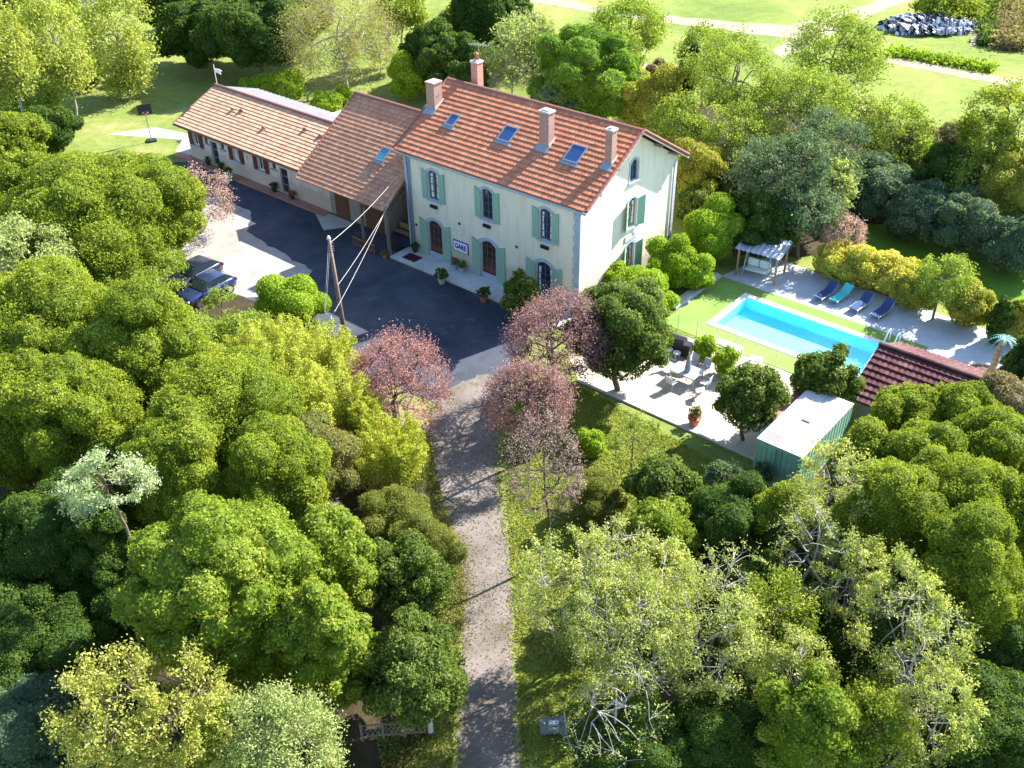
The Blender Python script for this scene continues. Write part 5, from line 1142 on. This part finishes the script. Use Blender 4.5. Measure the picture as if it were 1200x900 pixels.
 ('wild', 905, 745, 56, 6.8, 'loose green tree filling the gap right of the middle pale one'),
 ('robinia', 1000, 690, 52, 8.2, 'pale thin-leaved tree between the dead tree and the lowest smooth dome'),
 ('dead', 1070, 790, 50, 9.2, 'dead tree with pale twigs low in the lower right corner'),
 ('robinia', 745, 745, 84, 8.0, 'broad pale thin-leaved tree above the dead branches'),
 ('robinia', 845, 755, 80, 8.2, 'broad pale thin-leaved tree in the middle of the lower right'),
 ('robinia', 930, 800, 60, 8.0, 'pale thin-leaved tree directly above the bright round tree'),
 ('robinia', 965, 600, 55, 9.0, 'pale thin-leaved tree with bare limbs in front of the yellowest dome'),
 ('dead', 950, 640, 62, 9.6, 'dead tree with white forked limbs rising above the dark trees'),
 ('robinia', 1060, 740, 72, 9.0, 'pale thin-leaved tree left of the lowest smooth dome'),
 ('robinia', 1090, 850, 50, 7.6, 'pale thin-leaved tree near the bottom right corner'),
 ('wild', 1020, 860, 55, 6.8, 'loose green tree between the bright round tree and the bottom right'),
 ('bay', 950, 868, 58, 7.0, 'bright green round tree at the bottom edge'),
 ('dead', 720, 835, 72, 6.8, 'dead tree with white bare branches near the gate pillar'),
 ('dead', 725, 655, 62, 7.6, 'dead tree with long grey limbs just right of the bare purplish tree'),
 ('dead', 850, 700, 50, 8.8, 'dead tree with thin twigs poking out of the pale foliage'),
 # behind the house
 ('ash', 795, 150, 46, 8.0, 'yellow-green tree touching the right end of the roof ridge'),
 ('yellow', 770, 130, 40, 8.0, 'yellow leaved tree just behind the roof ridge'),
 ('yellow', 820, 200, 34, 5.6, 'yellow-green tree beside the gable eaves'),
 ('pine', 690, 95, 60, 10.0, 'bright green pine with needle tufts behind the roof'),
 ('ash', 738, 35, 52, 10.0, 'tall light tree behind the pine'),
 ('pale', 625, 62, 52, 9.0, 'pale loose tree between the pine and the aerial'),
 ('twiggy', 600, 90, 26, 6.0, 'greyish twiggy tree right of the aerial', 'tree'),
 ('dark', 575, 22, 48, 10.0, 'dark green broad tree at the top edge above the aerial'),
 ('dark', 530, 72, 40, 7.0, 'dark bushy tree left of the aerial'),
 ('hedge', 478, 92, 22, 4.6, 'bright green bush between the two roofs', 'bush'),
 ('dark', 505, 65, 34, 7.0, 'dark blue-green tree behind the tall brick chimney'),
 ('wild', 470, 18, 34, 9.0, 'green tree at the top edge right of the willow'),
 ('willow', 402, 48, 62, 10.0, 'golden willow with hanging twigs behind the red barn roof'),
 ('dark', 300, 36, 56, 9.5, 'very dark tree left of the golden willow'),
 ('dark', 235, 38, 46, 7.5, 'dark bushy tree at the far end of the shaded lawn'),
 ('teal', 345, 15, 42, 10.0, 'blue-green tree at the top edge above the dark one'),
 ('dark', 200, 8, 36, 8.0, 'dark tree at the top edge left of the others'),
 ('dark', 255, -8, 50, 9.0, 'dark tree mostly cut off by the top edge'),
 ('hedge', 332, 100, 24, 2.4, 'clipped box hedge ball behind the cottage, farthest', 'hedge'),
 ('hedge', 303, 101, 17, 1.8, 'clipped box hedge ball behind the cottage, left one', 'hedge'),
 ('hedge', 336, 112, 13, 1.5, 'small clipped hedge ball against the grey roof', 'hedge'),
 ('hedge', 384, 120, 19, 1.9, 'clipped hedge ball beside the left edge of the barn roof', 'hedge'),
 ('hedge', 400, 114, 14, 1.8, 'clipped hedge ball nearest the barn roof edge', 'hedge'),
 ('poplar', 8, 64, 34, 13.0, 'tall pale poplar at the left edge'),
 ('poplar', 66, 54, 31, 12.0, 'tall pale poplar in the middle of the row of three'),
 ('poplar', 137, 48, 35, 11.0, 'tall pale poplar standing alone on the sunny lawn, right of the row'),
 ('wild', 40, 10, 40, 10.0, 'green tree behind the tall pale poplars'),
 ('brown', 96, 85, 22, 3.6, 'low brownish bush between two tall pale poplars', 'bush'),
 # right background
 ('ash', 862, 100, 56, 11.0, 'tall airy tree in front of the far track'),
 ('ash', 865, 165, 46, 7.6, 'airy green tree below the tall airy one'),
 ('cypress', 807, 88, 13, 6.6, 'small dark cypress near the far track'),
 ('brown', 790, 100, 20, 3.0, 'low brownish bush beside the dark cypress', 'bush'),
 ('twiggy', 905, 120, 24, 5.0, 'grey twiggy tree between two airy trees', 'tree'),
 ('ash', 985, 70, 58, 12.0, 'tall airy tree with a spreading top in front of the meadow'),
 ('ash', 945, 130, 66, 10.0, 'broad airy tree below the spreading one'),
 ('greygreen', 915, 205, 58, 8.6, 'large blue-green shaded tree above the shelter'),
 ('greygreen', 960, 180, 50, 8.4, 'blue-green tree beside the broad airy one'),
 ('greygreen', 945, 245, 46, 6.4, 'dark teal tree behind the pinkish twiggy one'),
 ('pale', 978, 218, 34, 6.6, 'pale grey-green tree with silvery leaves'),
 ('teal', 1030, 222, 44, 4.1, 'teal bush at the far side of the shaded lawn, left', 'bush'),
 ('teal', 1080, 250, 42, 4.1, 'teal bush at the far side of the shaded lawn, middle', 'bush'),
 ('teal', 1135, 266, 44, 4.1, 'teal bush at the far side of the shaded lawn, right', 'bush'),
 ('teal', 1190, 288, 38, 4.0, 'teal bush at the right edge of the shaded lawn', 'bush'),
 ('ash', 1050, 160, 46, 7.0, 'light green tree at the edge of the meadow'),
 ('brown', 1090, 180, 36, 4.6, 'brownish green bush at the meadow edge', 'bush'),
 ('dark', 1110, 205, 34, 5.6, 'dark green bush below the brownish one', 'bush'),
 ('wild', 1175, 160, 52, 10.0, 'tall green tree at the right edge of the meadow'),
 ('yellow', 1195, 225, 40, 6.6, 'yellow-green tree at the right edge above the shaded lawn'),
 ('brown', 1200, 262, 20, 3.6, 'rust-coloured bush at the right edge', 'bush'),
 ('laurel', 820, 240, 26, 3.2, 'low green bush beyond the gable wall', 'bush'),
 ('dark', 870, 215, 32, 4.6, 'dark green bush at the end of the path behind the gable', 'bush'),
 ('wild', 1110, 5, 34, 4.0, 'light green bush on top of the plastic heap', 'bush'),
]
GR = {'oak': g1, 'robinia': g2, 'bamboo': g3, 'dead': 'dead trees with white branches', 'plum': 'pink-mauve leaved trees', 'poplar': 'tall pale poplars', 'gold': 'golden hedge bushes', 'hedge': 'clipped green bushes', 'bay': 'light-tipped evergreen trees', 'teal': 'blue-green bushes at the shaded lawn'}
for d in DATA:
    kind, x, y, r, H, lb = d[:6]; cat = d[6] if len(d) > 6 else ('bamboo' if kind in ('bamboo', 'fern') else 'tree')
    tree(kind, x, y, r, H, lb, cat, name=cat if cat != 'tree' else {'oak': 'evergreen_tree', 'plum': 'plum_tree', 'pine': 'pine_tree', 'poplar': 'poplar_tree', 'willow': 'willow_tree', 'dead': 'dead_tree', 'cypress': 'cypress_tree'}.get(kind, 'tree'), group=GR.get(kind))
# field crops as rows, too many plants to count
def crop_row(a, b_, w_, h, mat, label, seed, name='crop_row'):
    rng = np.random.default_rng(seed); a, b_ = np.array(a), np.array(b_); L = np.linalg.norm(b_-a); n = int(L*170*w_)
    t = rng.uniform(0, 1, n)[:, None]; d = (b_-a)/L; s = np.array([-d[1], d[0], 0]); x = a+(b_-a)*t+s*rng.normal(size=(n, 1))*w_*.3+np.array([0, 0, 1])*np.abs(rng.normal(size=(n, 1)))*h*.4
    co, q = leaf_quads(rng, x, np.tile([0, 0, .5], (n, 1)), .22, .5, 1); tag(link(name, quads_mesh(name, co, q, rng.uniform(0, 1, n)), LM[mat]), label, 'crop row', kind='stuff')
crop_row(G(1160, -10), G(1156, 55), 1.6, 1.2, 'dark', 'dark green crop row beside the grass strip in the far corner', 1)
crop_row(G(1188, -10), G(1182, 60), 3.0, 1.6, 'brown', 'brown planted row in the far top right corner', 2)
crop_row(G(1205, -10), G(1200, 60), 1.4, 1.0, 'dark', 'dark crop row at the far right edge', 3)
crop_row(G(1040, 62), G(1165, 83), 2.0, .8, 'hedge', 'low green line of plants along the far track', 4)
# small shapes of the upper field corner
